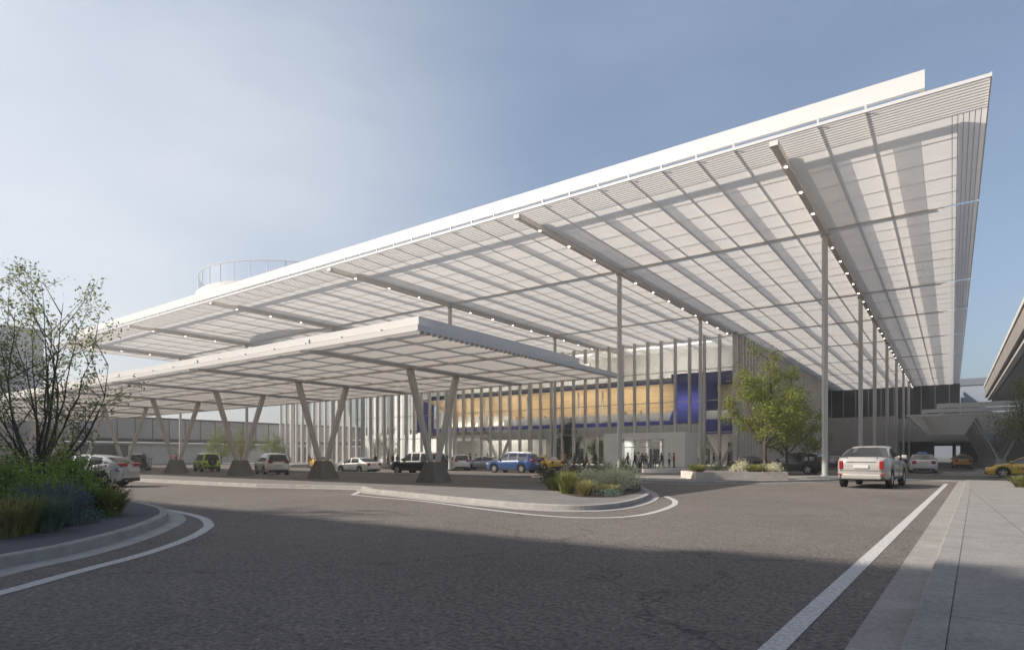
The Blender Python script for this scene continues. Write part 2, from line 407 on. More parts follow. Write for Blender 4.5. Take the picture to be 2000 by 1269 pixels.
# right-hand pavement with its flush edge and kerb
k0, k1 = Vector((-1.02, -9.0)), Vector((0.30, 43.3)); kd = (k1 - k0).normalized()
kp = [k0 + kd * (i * 3.27) for i in range(17)]
struct('gutter', MB().sweep(kp, [(0.0, 0.0), (0.0, 0.03), (-.36, 0.034)]), paving('edge_concrete', (0.29, 0.275, 0.255), 0, 3.2, .008))
struct('kerb', MB().sweep(kp, [(-.36, 0.03), (-.368, .125), (-.39, .14), (-.62, .14)]), paving('kerb_blocks', (0.265, 0.255, 0.24), 0, 2.4, .008))
w0 = [(p.x + .625, p.y) for p in kp]
struct('sidewalk', MB().prism(w0 + [(14, 43.3), (14, -9)], 0.0, .134), M['walk'])
paint([k0 + kd * 2 + Vector((-.46, 0)), k0 + kd * 30 + Vector((-.46, 0)), k0 + kd * 49.2 + Vector((-.46, 0))], .176)
struct('crossing', MB().add([(-5, 43.6, .004), (14, 43.6, .004), (14, 47.0, .004), (-5, 47.0, .004)], [(0, 1, 2, 3)]), M['walk'])
island('taxi_median', smooth_path([(-.6, 62.0), (.3, 58.8), (3, 57.8), (14, 57.8), (14, 62.5), (8, 63), (7, 80), (6.6, 150), (2.6, 150), (2.2, 80), (1.2, 66)], 5, True), M['walk'], .15, .25, .2)

# ------------------------------------------------------------------ main roof
ZS = 16.85
BX = [-7.0, -22.3, -41.0, -59.5, -78.0, -96.5]
ROWY = [46.0, 66.0, 79.0, 95.0, 112.0, 129.0, 146.0]
CX_ = -22.0
X0, X1, YF, YB = -102.5, 1.27, 31.3, 167.0
roof = thing('terminal_roof', 'vast flat white roof with translucent ceiling oversailing the glass terminal', 'roof', (0, 0, 0))
s = MB()
s.add([(X0, YF, ZS), (-.2, YF, ZS), (-.2, YB, ZS), (X0, YB, ZS)], [(0, 3, 2, 1)])
ys = [YF] + [y for y in (46, 66, 79, 95, 112, 129, 146)] + [YB]
for a, b in zip(ys[:-1], ys[1:]):
    a2 = a + (.13 if a != YF else 0); b2 = b - (.13 if b != YB else 0)
    s.add([(-.2, a2, ZS), (X1, a2, ZS), (X1, b2, ZS), (-.2, b2, ZS)], [(0, 3, 2, 1)])
s.build('ceiling_skin', M['soffit'], roof)
e = MB().box(X0, X1, YF - .05, YF, ZS - .02, ZS + .13)
for a, b in zip(ys[:-1], ys[1:]):
    e.box(X1, X1 + .05, a + (.13 if a != YF else -.05), b - .13, ZS - .02, ZS + .16)
e.box(X0 - .05, X0, YF, YB, ZS - .02, ZS + .2)
e.build('edge_trim', M['white'], roof)
f = MB().box(X0 + 1.5, -1.0, 33.5, 33.72, 18.28, 19.12)
f.build('fascia', M['white'], roof)
MB().box(-1.22, -1.0, 33.72, YB, 18.28, 19.12).build('fascia', M['white'], roof)
MB().box(X0 + 1.5, X0 + 1.72, 33.72, YB, 18.28, 19.12).build('fascia', M['white'], roof)
bl_ = MB()
for k in range(9): bl_.box(X0 + .1, X1 - .01, YF + .22 + k * .26, YF + .245 + k * .26, ZS - .035, ZS - .003)
for k in range(6):
    for a_, b2_ in zip(ys[:-1], ys[1:]): bl_.box(.0 + k * .21, .03 + k * .21, max(a_ + .16, YF + 2.6), b2_ - .16, ZS - .06, ZS - .003)
bl_.build('edge_louvre', M['white'], roof)
g = MB(); p = MB(); th = MB(); hg = MB()  # p: slats above the ceiling, shaped to throw soft shade strips through it
for x in BX:
    g.box(x - .2, x + .2, 33.73, 165, ZS + .1, ZS + .55); [p.box(x - 1.1 + q * .09, x - 1.048 + q * .09, 34.3, 165, ZS + 1.14, ZS + 1.155) for q in range(22)]
xs_ = [-1.2] + BX + [X0 + 1.7]
YP = 165
def lines(a, b, n, skip_first=True):
    for i in range(1, n):
        x = a + (b - a) * i / n
        hg.box(x - .04, x + .04, YF + .05, YF + .15, ZS + .02, ZS + .42)
        if i % 2 == 0: [p.box(x - .84 + q * .085, x - .796 + q * .085, 34.3, YP, ZS + .80, ZS + .815) for q in range(10)]
        th.box(x - .03, x + .03, YF + .1, YP, ZS + .03, ZS + .14)
lines(-1.2, -7, 3); [p.box(-3.2 + q * .085, -3.156 + q * .085, 34.3, YP, ZS + .80, ZS + .815) for q in range(14)]
lines(-7, -22.3, 8)
for a, b in zip(BX[1:-1], BX[2:]): lines(a, b, 10)
lines(-96.5, X0 + 1.7, 3)
for y in ROWY:
    g.box(X0 + 1.8, -1.3, y - .2, y + .2, ZS + .12, ZS + .6)
y = YF + 2.43
while y < YP:
    th.box(X0 + .2, X1 - .2, y - .03, y + .03, ZS + .16, ZS + .25); y += 2.43
MB.build(g, 'girder_frame', M['white'], roof); MB.build(p, 'shading_purlin_frame', M['white'], roof)
MB.build(th, 'panel_frame', M['white'], roof); MB.build(hg, 'edge_hanger', M['white'], roof)
MB().box(X0 + 1.8, CX_ , 100, YB - .1, 18.35, 18.6).build('roof_deck', M['white'], roof)
j = MB()
for y in ROWY: j.box(X0, -.34, y - .05, y + .05, ZS - .05, ZS - .006)
for y in ROWY[1:]: j.box(X0, -.34, y - 8.2, y - 8.14, ZS - .03, ZS - .006)
j.build('joint_strip', M['joint'], roof)
for i, x in enumerate(BX):
    yb = 165.0 if i == 0 else 77.0
    b = MB().box(x - .17, x + .17, YF + .25, yb, ZS - .32, ZS - .004).build('light_beam', M['beam'], roof)
    MB().box(x - .2, x + .2, YF - .02, YF + .248, ZS - .34, ZS - .1).build('end_cap', M['white'], b)
    y = 34.0
    while y < yb - 1:
        if min(abs(y - r) for r in ROWY) > 1.0:
            MB().cyl((x, y), .075, ZS - .345, ZS - .322, 8).build('downlight', M['downl'], b)
        y += 3.8

# ------------------------------------------------------------------ round columns
def column(x, y, label, z1=ZS - .32, r=.19):
    c = thing('round_column', label, 'column', (x, y, .14), 0, 'tall round columns under the roof')
    MB().cyl((0, 0), r, .06, z1 - .14 - .12, 20).build('shaft', M['colm'], c, smooth=False)
    MB().cyl((0, 0), r + .1, 0, .06, 20).build('base_plate', M['colm'], c)
    MB().cyl((0, 0), r + .07, z1 - .26, z1 - .14, 20, r + .12).build('capital', M['colm'], c)
ordn = ['nearest', 'second', 'third', 'fourth', 'fifth', 'sixth', 'seventh']
for i, y in enumerate(ROWY):
    column(-7, y, 'tall pale round column, %s of the receding row beside the silver car' % ordn[i] if i else 'tall pale round column rising from the corner island next to the planter, nearest of its row')
names = ['in front of the entrance box', 'left of the silver canopy corner', 'behind the third canopy strut', 'behind the white car under the canopy', 'behind the green off-roader']
for i, x in enumerate(BX[1:]):
    column(x, 46, 'tall pale round column standing in the front row %s' % names[i])
    column(x, 66, 'slimmer looking round column against the glass front, %s of the back row from the right' % ordn[i])

# ------------------------------------------------------------------ terminal building
FY, CX, LX = 77.7, -21.8, -118.0
tb = thing('terminal_building', 'long glass terminal hall with vertical metal fins under the big roof', 'terminal', (0, 0, 0))
n = 51
for i in range(n):
    x = LX + (CX - LX) * i / (n - 1); w = .15 if i < n - 1 else .34
    if i % 8 == 2: w = .27
    MB().box(x - w, x + w, FY - .5, FY - .02, 0.15, ZS - .01).build('mullion', M['fin'], tb)
MB().add([(-79, FY, .15), (CX, FY, .15), (CX, FY, ZS - .02), (-79, FY, ZS - .02)], [(0, 1, 2, 3)]).build('glass_front', M['glass'], tb)
MB().add([(LX, FY, .15), (-79, FY, .15), (-79, FY, ZS - .02), (LX, FY, ZS - .02)], [(0, 1, 2, 3)]).build('fritted_glass', frit('fritted_glass'), tb)
tr = MB()
for z in (4.55, 8.6, 12.6): tr.box(LX, CX, FY - .16, FY - .03, z - .05, z + .05)
tr.build('transom', M['fin'], tb)
for i in range(40):
    y = FY + 1.48 * (i + 1)
    MB().box(CX - .02, CX + .5, y - .12, y + .12, .15, ZS - .01).build('mullion', M['fin2'], tb)
MB().box(CX - .5, CX - .04, FY + .3, 137.2, .15, ZS - .01).build('side_wall', M['greyl'], tb)
# interior
bw = MB().box(LX, -79, 100, 100.3, 0, 6.5)
x = LX
while x < -79:
    bw.box(x, x + 1.15, 100, 100.2, 6.5, ZS - .05); x += 1.9
bw.build('rear_wall', M['whitew'], tb)
MB().box(-79, CX - .6, 98, 98.3, 0, ZS - .05).build('rear_wall', M['cream'], tb)
MB().box(LX + .1, CX - .55, FY + .2, 98, .0, .162).build('hall_floor', M['cream'], tb)
MB().box(-76, CX - .6, 86, 86.2, 12.75, ZS - .02).build('upper_wall', M['cream'], tb)
MB().box(-80, CX - .6, 84.4, 84.6, 11.95, 12.75).build('recess_shade_band', M['dark'], tb)  # dark panel, its colour stands for the shade of the recess
MB().box(-80, CX - .6, 84.6, 98, 12.6, 12.74).build('upper_floor', M['cream'], tb)
bl = MB().box(-79.5, -30.6, 80.2, 80.5, 5.75, 6.35).build('blue_edge_band', M['blue'], tb)
MB().box(-79.5, -30.6, 80.3, 80.6, 11.5, 11.68).build('blue_edge_band', M['blue'], tb)
MB().box(-79.6, -78.9, 80.1, 84, 6.36, 11.45).build('blue_edge_band', M['blue'], tb)
MB().box(-79, -22.6, 80.52, 97.9, 5.8, 6.2).build('lounge_floor', M['greyl'], tb)
MB().box(-62, -26.2, 79.2, 79.5, 4.45, 5.7).build('white_parapet', M['white'], tb)
MB().box(-79, -62, 80.6, 80.9, 4.6, 5.7).build('white_parapet', M['cream'], tb)
# curved timber lining of the lounge
ring = []
for i in range(13):
    a = R(90) * i / 12
    ring.append((80.7 + 7.0 * math.sin(a), 7.6 + 3.85 * math.cos(a)))
tm = MB()
vs = [(x, y, z) for x in (-78.8, -31.0) for y, z in ring]
tm.add(vs, [(i, i + 1, 13 + i + 1, 13 + i) for i in range(12)])
tm.box(-78.8, -31.0, 87.7, 87.9, 6.2, 7.6)
tm.build('timber_lining', M['timber'], tb, smooth=True)
MB().box(-27.4, -22.7, 86, 86.2, 6.2, 11.4).build('timber_lining', M['timber'], tb)
br = MB()
for i in range(8):
    x0 = -70 + i * 4.6 + rng.uniform(-.6, .6)
    br.box(x0, x0 + .22, 82.5, 82.8, 6.2, 11.2)
br.build('lounge_post', M['strut'], tb)
bal = MB().box(-60, -31.1, 80.62, 80.68, 6.36, 7.5); bal.box(-27.2, -22.7, 80.62, 80.68, 6.36, 7.5)
bal.build('balustrade', M['grey'], tb)
wp = MB()
for i in range(9): wp.box(-78 + i * 2.0, -77.1 + i * 2.0, 83, 83.2, 6.2, 8.4)
wp.build('white_screen', M['white'], tb)
# blue bulkhead with curved flank
bh = []
for i in range(9):
    t = i / 8; z = 6.0 + 6.6 * t
    inset = .9 * (math.sin(math.pi * t)) ** 2 + .25 * t
    bh.append([(-31.3 + inset, 79.9, z), (-26.9 + inset * .35, 79.9, z), (-26.9 + inset * .35, 88, z), (-31.3 + inset, 88, z)])
MB().loft(bh).build('blue_bulkhead', M['blue'], tb)
MB().box(-26.6, -22.6, 79.92, 80.4, 11.0, 12.5).build('blue_bulkhead', M['blue'], tb)
MB().box(-26.6, -22.6, 79.92, 80.4, 4.4, 6.3).build('blue_bulkhead', M['blue'], tb)
# ground-floor interior: dark rear bays, desks, leaning braces
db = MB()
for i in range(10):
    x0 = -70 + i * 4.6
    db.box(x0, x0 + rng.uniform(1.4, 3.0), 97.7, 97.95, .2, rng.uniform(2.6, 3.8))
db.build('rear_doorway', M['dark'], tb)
ds = MB()
for i in range(7): ds.box(-66 + i * 5.4, -63 + i * 5.4, 92, 93, .17, 1.25)
ds.build('counter', M['dark'], tb)
for x in (-62, -48.5, -25):
    MB().bar((x - 3.0, 82, 5.7), (x, 82, .17), .5, .34).build('leaning_brace', M['white'], tb)
    MB().bar((x + 3.0, 82, 5.7), (x, 82, .17), .5, .34).build('leaning_brace', M['strut'], tb)
MB().box(-79, -58, 90, 90.3, .17, 4.4).build('inner_partition', M['cream'], tb)
# entrance box
ev = MB().box(-37.4, -26.4, 72.4, 77.1, 3.75, 4.45)
ev.box(-37.4, -35.2, 72.4, 77.1, .15, 3.75); ev.box(-29.0, -26.4, 72.4, 77.1, .15, 3.75)
ve = ev.build('entrance_box', M['whitew'], tb)
fr = MB()
for x in (-35.1, -33.2, -31.1, -29.1): fr.box(x, x + .09, 73.6, 73.72, .16, 3.74)
fr.box(-35.0, -29.1, 73.62, 73.7, 2.6, 2.7)
fr.build('door_frame', M['fin'], ve)
MB().add([(-35.2, 73.68, .16), (-29, 73.68, .16), (-29, 73.68, 3.7), (-35.2, 73.68, 3.7)], [(0, 1, 2, 3)]).build('door_glass', M['glass'], ve)

def area(name, loc, rot, sx, sy, power, c):
    l = bpy.data.lights.new(name, 'AREA'); l.shape = 'RECTANGLE'; l.size = sx; l.size_y = sy; l.energy = power; l.color = c
    o = bpy.data.objects.new(name, l); col.objects.link(o); o.location = loc; o.rotation_euler = rot
    return o
for x in (-72, -60, -48, -37.5):
    area('lounge_lamp', (x, 83.2, 6.7), (R(180 - 12), 0, 0), 9, 1.6, 250, (1.0, .86, .64))
for x in (-108, -94):  # fill lights added where daylight leaves the hall dim
    area('hall_fill', (x, 88, 16.2), (0, 0, 0), 10, 8, 450, (1.0, .96, .9))
for x in (-66, -50, -34):
    area('hall_fill', (x, 88, 5.5), (0, 0, 0), 10, 6, 650, (1.0, .95, .88))
for x in (-68, -50, -32):  # tilted fill added to brighten the parapet and front-facing walls
    area('hall_fill', (x, 80.5, 16.4), (R(34), 0, 0), 12, 3, 600, (1.0, .96, .9))
for x in (-72, -58, -44, -30):  # added fill aimed at parapet and lounge front, back turned to camera
    area('hall_fill', (x, 78.3, 9.0), (R(62), 0, 0), 13, .5, 170, (1.0, .95, .88))
area('entrance_lamp', (-32.2, 75.2, 3.6), (0, 0, 0), 5, 2, 160, (1.0, .96, .9))

# ------------------------------------------------------------------ drop-off canopy
ca = thing('drop_off_canopy', 'long low white canopy carried on V-shaped struts in front of the terminal', 'canopy')
A0, A1, B0, B1, ZC = -92.0, -14.75, 14.9, 30.0, 5.86
MB().add([(A0, B0, ZC), (A1, B0, ZC), (A1, B1, ZC), (A0, B1, ZC)], [(0, 3, 2, 1)]).build('ceiling_skin', M['soffit2'], ca)
e = MB().box(A0, A1, B0 - .06, B0, ZC - .1, ZC + .09); e.box(A1, A1 + .06, B0 - .06, B1, ZC - .09, ZC + .12); e.box(A0, A1 + .06, B1, B1 + .06, ZC - .09, ZC + .12)
e.build('edge_trim', M['white'], ca)
f = MB().box(A0, A1 - .45, B0 + .5, B0 + .65, ZC + .27, ZC + .56); f.build('fascia', M['white'], ca)
f = MB().box(A1 - .6, A1 - .45, B0 + .65, B1 - 3.2, ZC + .27, ZC + .56); f.build('fascia', M['white'], ca)
te = MB(); y = B0 + .2
while y < B1: te.box(A1 - .1, A1 + .1, y, y + .1, ZC - .165, ZC - .1); y += .3
te.box(A1 - .03, A1 + .03, B0 + .1, B1 - .1, ZC - .1, ZC - .085)
te.build('louvre_rail', M['white'], ca)
g = MB(); p = MB()
VX = [-21.6 - 9.1 * k for k in range(8)]
for y in (21.3, 24.7): g.box(A0, A1 - .6, y - .13, y + .13, ZC + .08, ZC + .46)
for x in VX: g.box(x - .16, x + .16, B0 + .45, B1 - .3, ZC + .08, ZC + .44)
x = A1 - 2.4
while x > A0:
    p.box(x - .08, x + .08, B0 + .42, B1 - .2, ZC + .16, ZC + .32); x -= 2.275
for y in (16.6, 18.2, 19.8, 26.4, 28.2): p.box(A0, A1 - .6, y - .09, y + .09, ZC + .34, ZC + .46)
MB.build(g, 'girder_frame', M['white'], ca); MB.build(p, 'shading_purlin_frame', M['white'], ca)
j = MB()
for x in VX: j.box(x - .07, x + .07, B0 + .2, B1 - .2, ZC - .1, ZC - .005)
for y in (21.3, 24.7): j.box(A0, A1 - .2, y - .09, y + .09, ZC - .08, ZC - .004)
j.build('rib', M['joint'], ca)

def vsupport(name, x, y, label, grp, ang=0.0, top=ZC - .1, half=1.72, pl=True, z0=.15, mats=('strut', 'plinth')):
    v = thing(name, label, 'support', (x, y, z0), ang, grp)
    h = 1.05 if pl else .1
    if pl: MB().frustum((0, 0), (.66, .68), (.3, .38), 0, h).build('plinth', M[mats[1]], v)
    else: MB().frustum((0, 0), (.45, .6), (.3, .4), 0, h).build('plinth', M[mats[1]], v)
    for sgn in (-1, 1):
        a, b = Vector((0, sgn * .24, h - .05)), Vector((0, sgn * half, top - z0))
        s_ = MB().bar(a, b, .23, .28, ref=(1, 0, 0), d0=.22, d1=.26).build('strut', M[mats[0]], v)
        st = MB()
        for k in range(26):                                     # white blocks put in for the sunlit speckle of the perforations
            q = a.lerp(b, .06 + k * .036)
            st.box(q.x - .135, q.x - .12, q.y - .03, q.y + .03, q.z, q.z + .1)
        st.build('lit_speckle_strip', M['white'], s_)
    return v
on2 = ['nearest to the planted nose', 'second from the planted nose', 'third from the planted nose', 'fourth from the planted nose', 'fifth from the planted nose', 'sixth from the planted nose', 'seventh from the planted nose', 'farthest of the row']
for x, l in zip(VX, on2):
    vsupport('canopy_support', x, 23, 'grey V-shaped canopy strut on a dark concrete plinth, %s' % l, 'V-shaped supports of the drop-off canopy')

# ------------------------------------------------------------------ round roof terrace
ro = thing('roof_terrace', 'round white roof terrace ring with a glass railing rising above the big roof', 'roof terrace', (-74.4, 51.2, 0))
rp_ = [(math.cos(2 * math.pi * i / 72), math.sin(2 * math.pi * i / 72)) for i in range(72)]
MB().sweep([(12.5 * x, 12.5 * y) for x, y in rp_], [(0, 21.85), (0, 22.6), (1.9, 22.6), (1.9, 21.85), (0, 21.85)], True).build('slab_ring', M['white'], ro)
dp = MB()
for x, y in rp_[::9]: dp.box(11.4 * x - .15, 11.4 * x + .15, 11.4 * y - .15, 11.4 * y + .15, 18.0, 21.86)
dp.build('ring_leg', M['joint'], ro)
po = MB(); rl = MB(); gl = MB()
pts = [(12.2 * math.cos(2 * math.pi * i / 72), 12.2 * math.sin(2 * math.pi * i / 72)) for i in range(72)]
for i, q in enumerate(pts):
    if i % 2 == 0: po.box(q[0] - .04, q[0] + .04, q[1] - .04, q[1] + .04, 22.6, 24.9)
rl.tube([(q[0], q[1], 24.95) for q in pts + pts[:1]], .06, 6, False)
gl.sweep(pts, [(0, 22.65), (0, 24.85)], True)
po.build('railing_post', M['white'], ro); rl.build('handrail', M['white'], ro); gl.build('railing_glass', glass('railing_glass', (.93, .95, .97), .05), ro)

# ------------------------------------------------------------------ buildings on the left
cb = thing('concourse_building', 'long grey panelled building closing the left side behind the canopy', 'building')
MB().box(-130, -122, 6, 140, 4.75, 8.45).build('upper_wall', M['grey'], cb)
MB().box(-130, -121.8, 6, 140, 8.45, 8.75).build('roof_edge', M['dark'], cb)
MB().box(-130, -121.6, 6, 140, 4.25, 4.7).build('ledge', M['dark'], cb)
MB().box(-130, -121.7, 30, 98, 3.75, 4.0).build('white_ledge', M['white'], cb)
MB().box(-130, -122.4, 6, 140, 0, 3.75).build('lower_wall', M['greyl'], cb)
pj = MB()
for i in range(44): pj.box(-122.0, -121.93, 8 + i * 3.0, 8.12 + i * 3.0, 4.75, 8.45)
pj.build('panel_joint', M['dark'], cb)
for y in (40, 78, 108): MB().box(-122.4, -122.3, y, y + 9, .3, 3.4).build('louvre_opening', M['dark'], cb)
ob = thing('office_block', 'pale grey flat-topped block rising behind the left tree', 'building')
MB().box(-165, -125, 18, 37, 0, 22.6).build('wall', mat('pale_grey_wall', (.40, .40, .41), .8, var=.06, scale=.2), ob)
MB().box(-165, -124.8, 17.8, 37.2, 22.6, 22.9).build('roof_edge', M['white'], ob)
for z in (10.5, 14.5, 18.5):
    for k in range(5): MB().box(-125, -124.95, 19 + k * 3.6, 21.6 + k * 3.6, z, z + 2.0).build('window', M['grey'], ob)
sb = thing('service_building', 'low dark concrete building at the far left edge under the tree', 'building')
MB().box(-118, -95.5, 17, 26.5, 0, 7.6).build('wall', M['grey'], sb)
MB().box(-118, -95.3, 16.8, 26.7, 7.6, 8.0).build('roof_edge', M['greyl'], sb)
MB().box(-95.5, -95.42, 19.2, 21.4, 1.8, 4.4).build('window', M['cream'], sb)
# block behind the photographer: its roof edge throws the long foreground shadow
hb = thing('garage_block', 'concrete block opposite the terminal whose shadow falls across the forecourt', 'building')
MB().box(-120, 26, -44, -13.0, 0, 24).build('wall', M['plinth'], hb)
MB().box(-29, -25, -24, -13.6, 24, 25.3).build('roof_shadow_box', M['grey'], hb)  # unseen boxes added on the roof edge to vary the ground shadow
MB().box(-60, -52, -24, -13.6, 24, 26.0).build('roof_shadow_box', M['grey'], hb)

# ------------------------------------------------------------------ far end and right-hand side
lb = thing('link_building', 'dark glazed bridge building closing the road beyond the columns', 'building')
MB().box(-40, 1.4, 160, 168, 9.3, 16.8).build('dark_glazing', M['darkg'], lb)
MB().box(-40, 5, 152, 168, 4.5, 9.3).build('concrete_band', M['grey'], lb)
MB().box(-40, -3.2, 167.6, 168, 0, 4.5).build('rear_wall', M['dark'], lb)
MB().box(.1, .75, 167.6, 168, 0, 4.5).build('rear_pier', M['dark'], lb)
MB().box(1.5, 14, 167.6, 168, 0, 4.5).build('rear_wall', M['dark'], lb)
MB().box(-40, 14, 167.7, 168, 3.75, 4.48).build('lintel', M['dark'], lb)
MB().box(-21.3, -9, 138, 160, 0, 9.2).build('side_block', M['grey'], lb)
lm = MB()
for i in range(16): lm.box(-38 + i * 2.5, -37.85 + i * 2.5, 159.9, 160, 9.3, 16.8)
lm.build('mullion', M['grey'], lb)
eb = thing('end_block', 'pale blue-grey boxy building peeking out beyond the roof end', 'building')
MB().box(1.6, 8, 170, 186, 0, 17.3).build('wall', mat('bluegrey_wall', (.30, .34, .40), .7, var=.05, scale=.2), eb)
MB().box(1.5, 9, 169.8, 186, 17.3, 18.8).build('roof', mat('slate_roof', (.16, .18, .21), .6), eb)
fo = thing('elevated_roadway', 'concrete viaduct with a pale parapet rising along the right edge', 'viaduct')
VK, VX0 = 1.244, 5.6
def mlt(off, zlo, zhi, w):                                       # long straight run beside the road
    return MB().box(VX0 + off * VK, VX0 + (off + w) * VK, 30, 166, 1.5 + (zlo - 1.5) * VK, 1.5 + (zhi - 1.5) * VK)
mlt(0, 13.35, 13.75, .35).build('coping', M['tan'], fo)
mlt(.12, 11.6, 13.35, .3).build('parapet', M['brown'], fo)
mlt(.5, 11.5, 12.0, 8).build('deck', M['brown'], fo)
mlt(.42, 11.1, 11.46, .5).build('edge_beam', M['tan'], fo)
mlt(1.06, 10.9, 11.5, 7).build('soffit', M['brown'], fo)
for y in (104, 134): MB().cyl((12.0, y), .8, 0, 13.2, 20).build('pier', M['tan'], fo)
fc = thing('taxi_canopy', 'stepped white louvred canopy over the taxi lane at the right', 'canopy')
C0, C1, E0, E1 = -3.95, 13.0, 78.6, 150.0
MB().add([(C0, E0, 5.8), (C1, E0, 5.8), (C1, E1, 5.8), (C0, E1, 5.8)], [(0, 3, 2, 1)]).build('ceiling_skin', M['soffit3'], fc)
sl_ = MB()
for k in range(56): sl_.box(C0 + .1 + k * .3, C0 + .13 + k * .3, E0 + .1, E1, 5.74, 5.797)
sl_.build('slat_ceiling', M['white'], fc)
e = MB().box(C0, C1, E0 - .06, E0, 5.74, 5.95); e.box(C0 - .06, C0, E0 - .06, E1, 5.74, 5.95); e.build('edge_trim', M['white'], fc)
t1 = MB().box(C0 + 1.3, C1, E0 + .5, E0 + .9, 6.12, 6.5); t1.box(C0 + 1.3, C0 + 1.6, E0 + .9, E1, 6.12, 6.5); t1.build('middle_tier', M['white'], fc)
t2 = MB().box(C0 + 2.6, C1 - 1.2, E0 + 2.5, E0 + 2.9, 6.72, 7.2); t2.box(C0 + 2.6, C0 + 2.9, E0 + 2.9, E1, 6.72, 7.2); t2.build('top_tier', M['white'], fc)
tp = MB()
for k in range(20): tp.box(C0 + 3 + (k % 2) * 6, C0 + 3.2 + (k % 2) * 6, E0 + 3 + k * 3.2, E0 + 3.2 + k * 3.2, 5.8, 6.75)
tp.build('tier_post', M['strut'], fc)
for k in range(7):
    vsupport('canopy_support', 4.4, 86.0 + 9.1 * k, 'dark V-shaped lattice strut under the taxi canopy, %s of its row' % ordn[k], 'V-shaped supports of the taxi canopy', R(90), 5.78, 2.25, True, .15, ('strut', 'greyl'))
rw = thing('lattice_wall', 'dark brown slatted wall running under the taxi canopy', 'wall')
MB().box(7.4, 7.6, 84, 150, .1, 5.6).build('panel', M['brown'], rw)
sl = MB()
for k in range(44): sl.bar((7.34, 84 + k * 1.5, .2), (7.34, 85.2 + k * 1.5, 5.5), .07)
sl.build('diagonal_slat', M['strut'], rw)

# planter box on the corner island
pb = thing('planter_box', 'long pale concrete planter box on the corner island', 'planter')
pa, pe = Vector((-11.9, 34.5)), Vector((-7.6, 37.5)); pdv = (pe - pa).normalized(); pn = Vector((-pdv.y, pdv.x))
q = [pa, pe, pe + pn * 3.4, pa + pn * 3.4]
wl = MB()
for a, b in zip(q, q[1:] + q[:1]):
    d = (b - a).normalized(); nn = Vector((-d.y, d.x)) * .2
    wl.prism([a, b - d * .2, b - d * .2 + nn, a + nn], .14, .58)
wl.build('wall', mat('planter_concrete', (.58, .52, .465), .8, var=.14, scale=1.5, bump=.2), pb)
MB().prism([a + (sum(q, Vector((0, 0))) / 4 - a) * .1 for a in q], .14, .5).build('soil', M['soil'], pb)
bs = thing('bench_wall', 'low grey concrete bench wall left of the planter box', 'bench')
wa, wb = P(1255, 926), P(1362, 926)
MB().bar((wa.x, wa.y, .30), (wb.x, wb.y, .30), .5, d0=.3).build('seat', M['greyl'], bs)
MB().bar((wa.x, wa.y, .14), (wb.x, wb.y, .14), .4, d0=.1).build('base', M['grey'], bs)
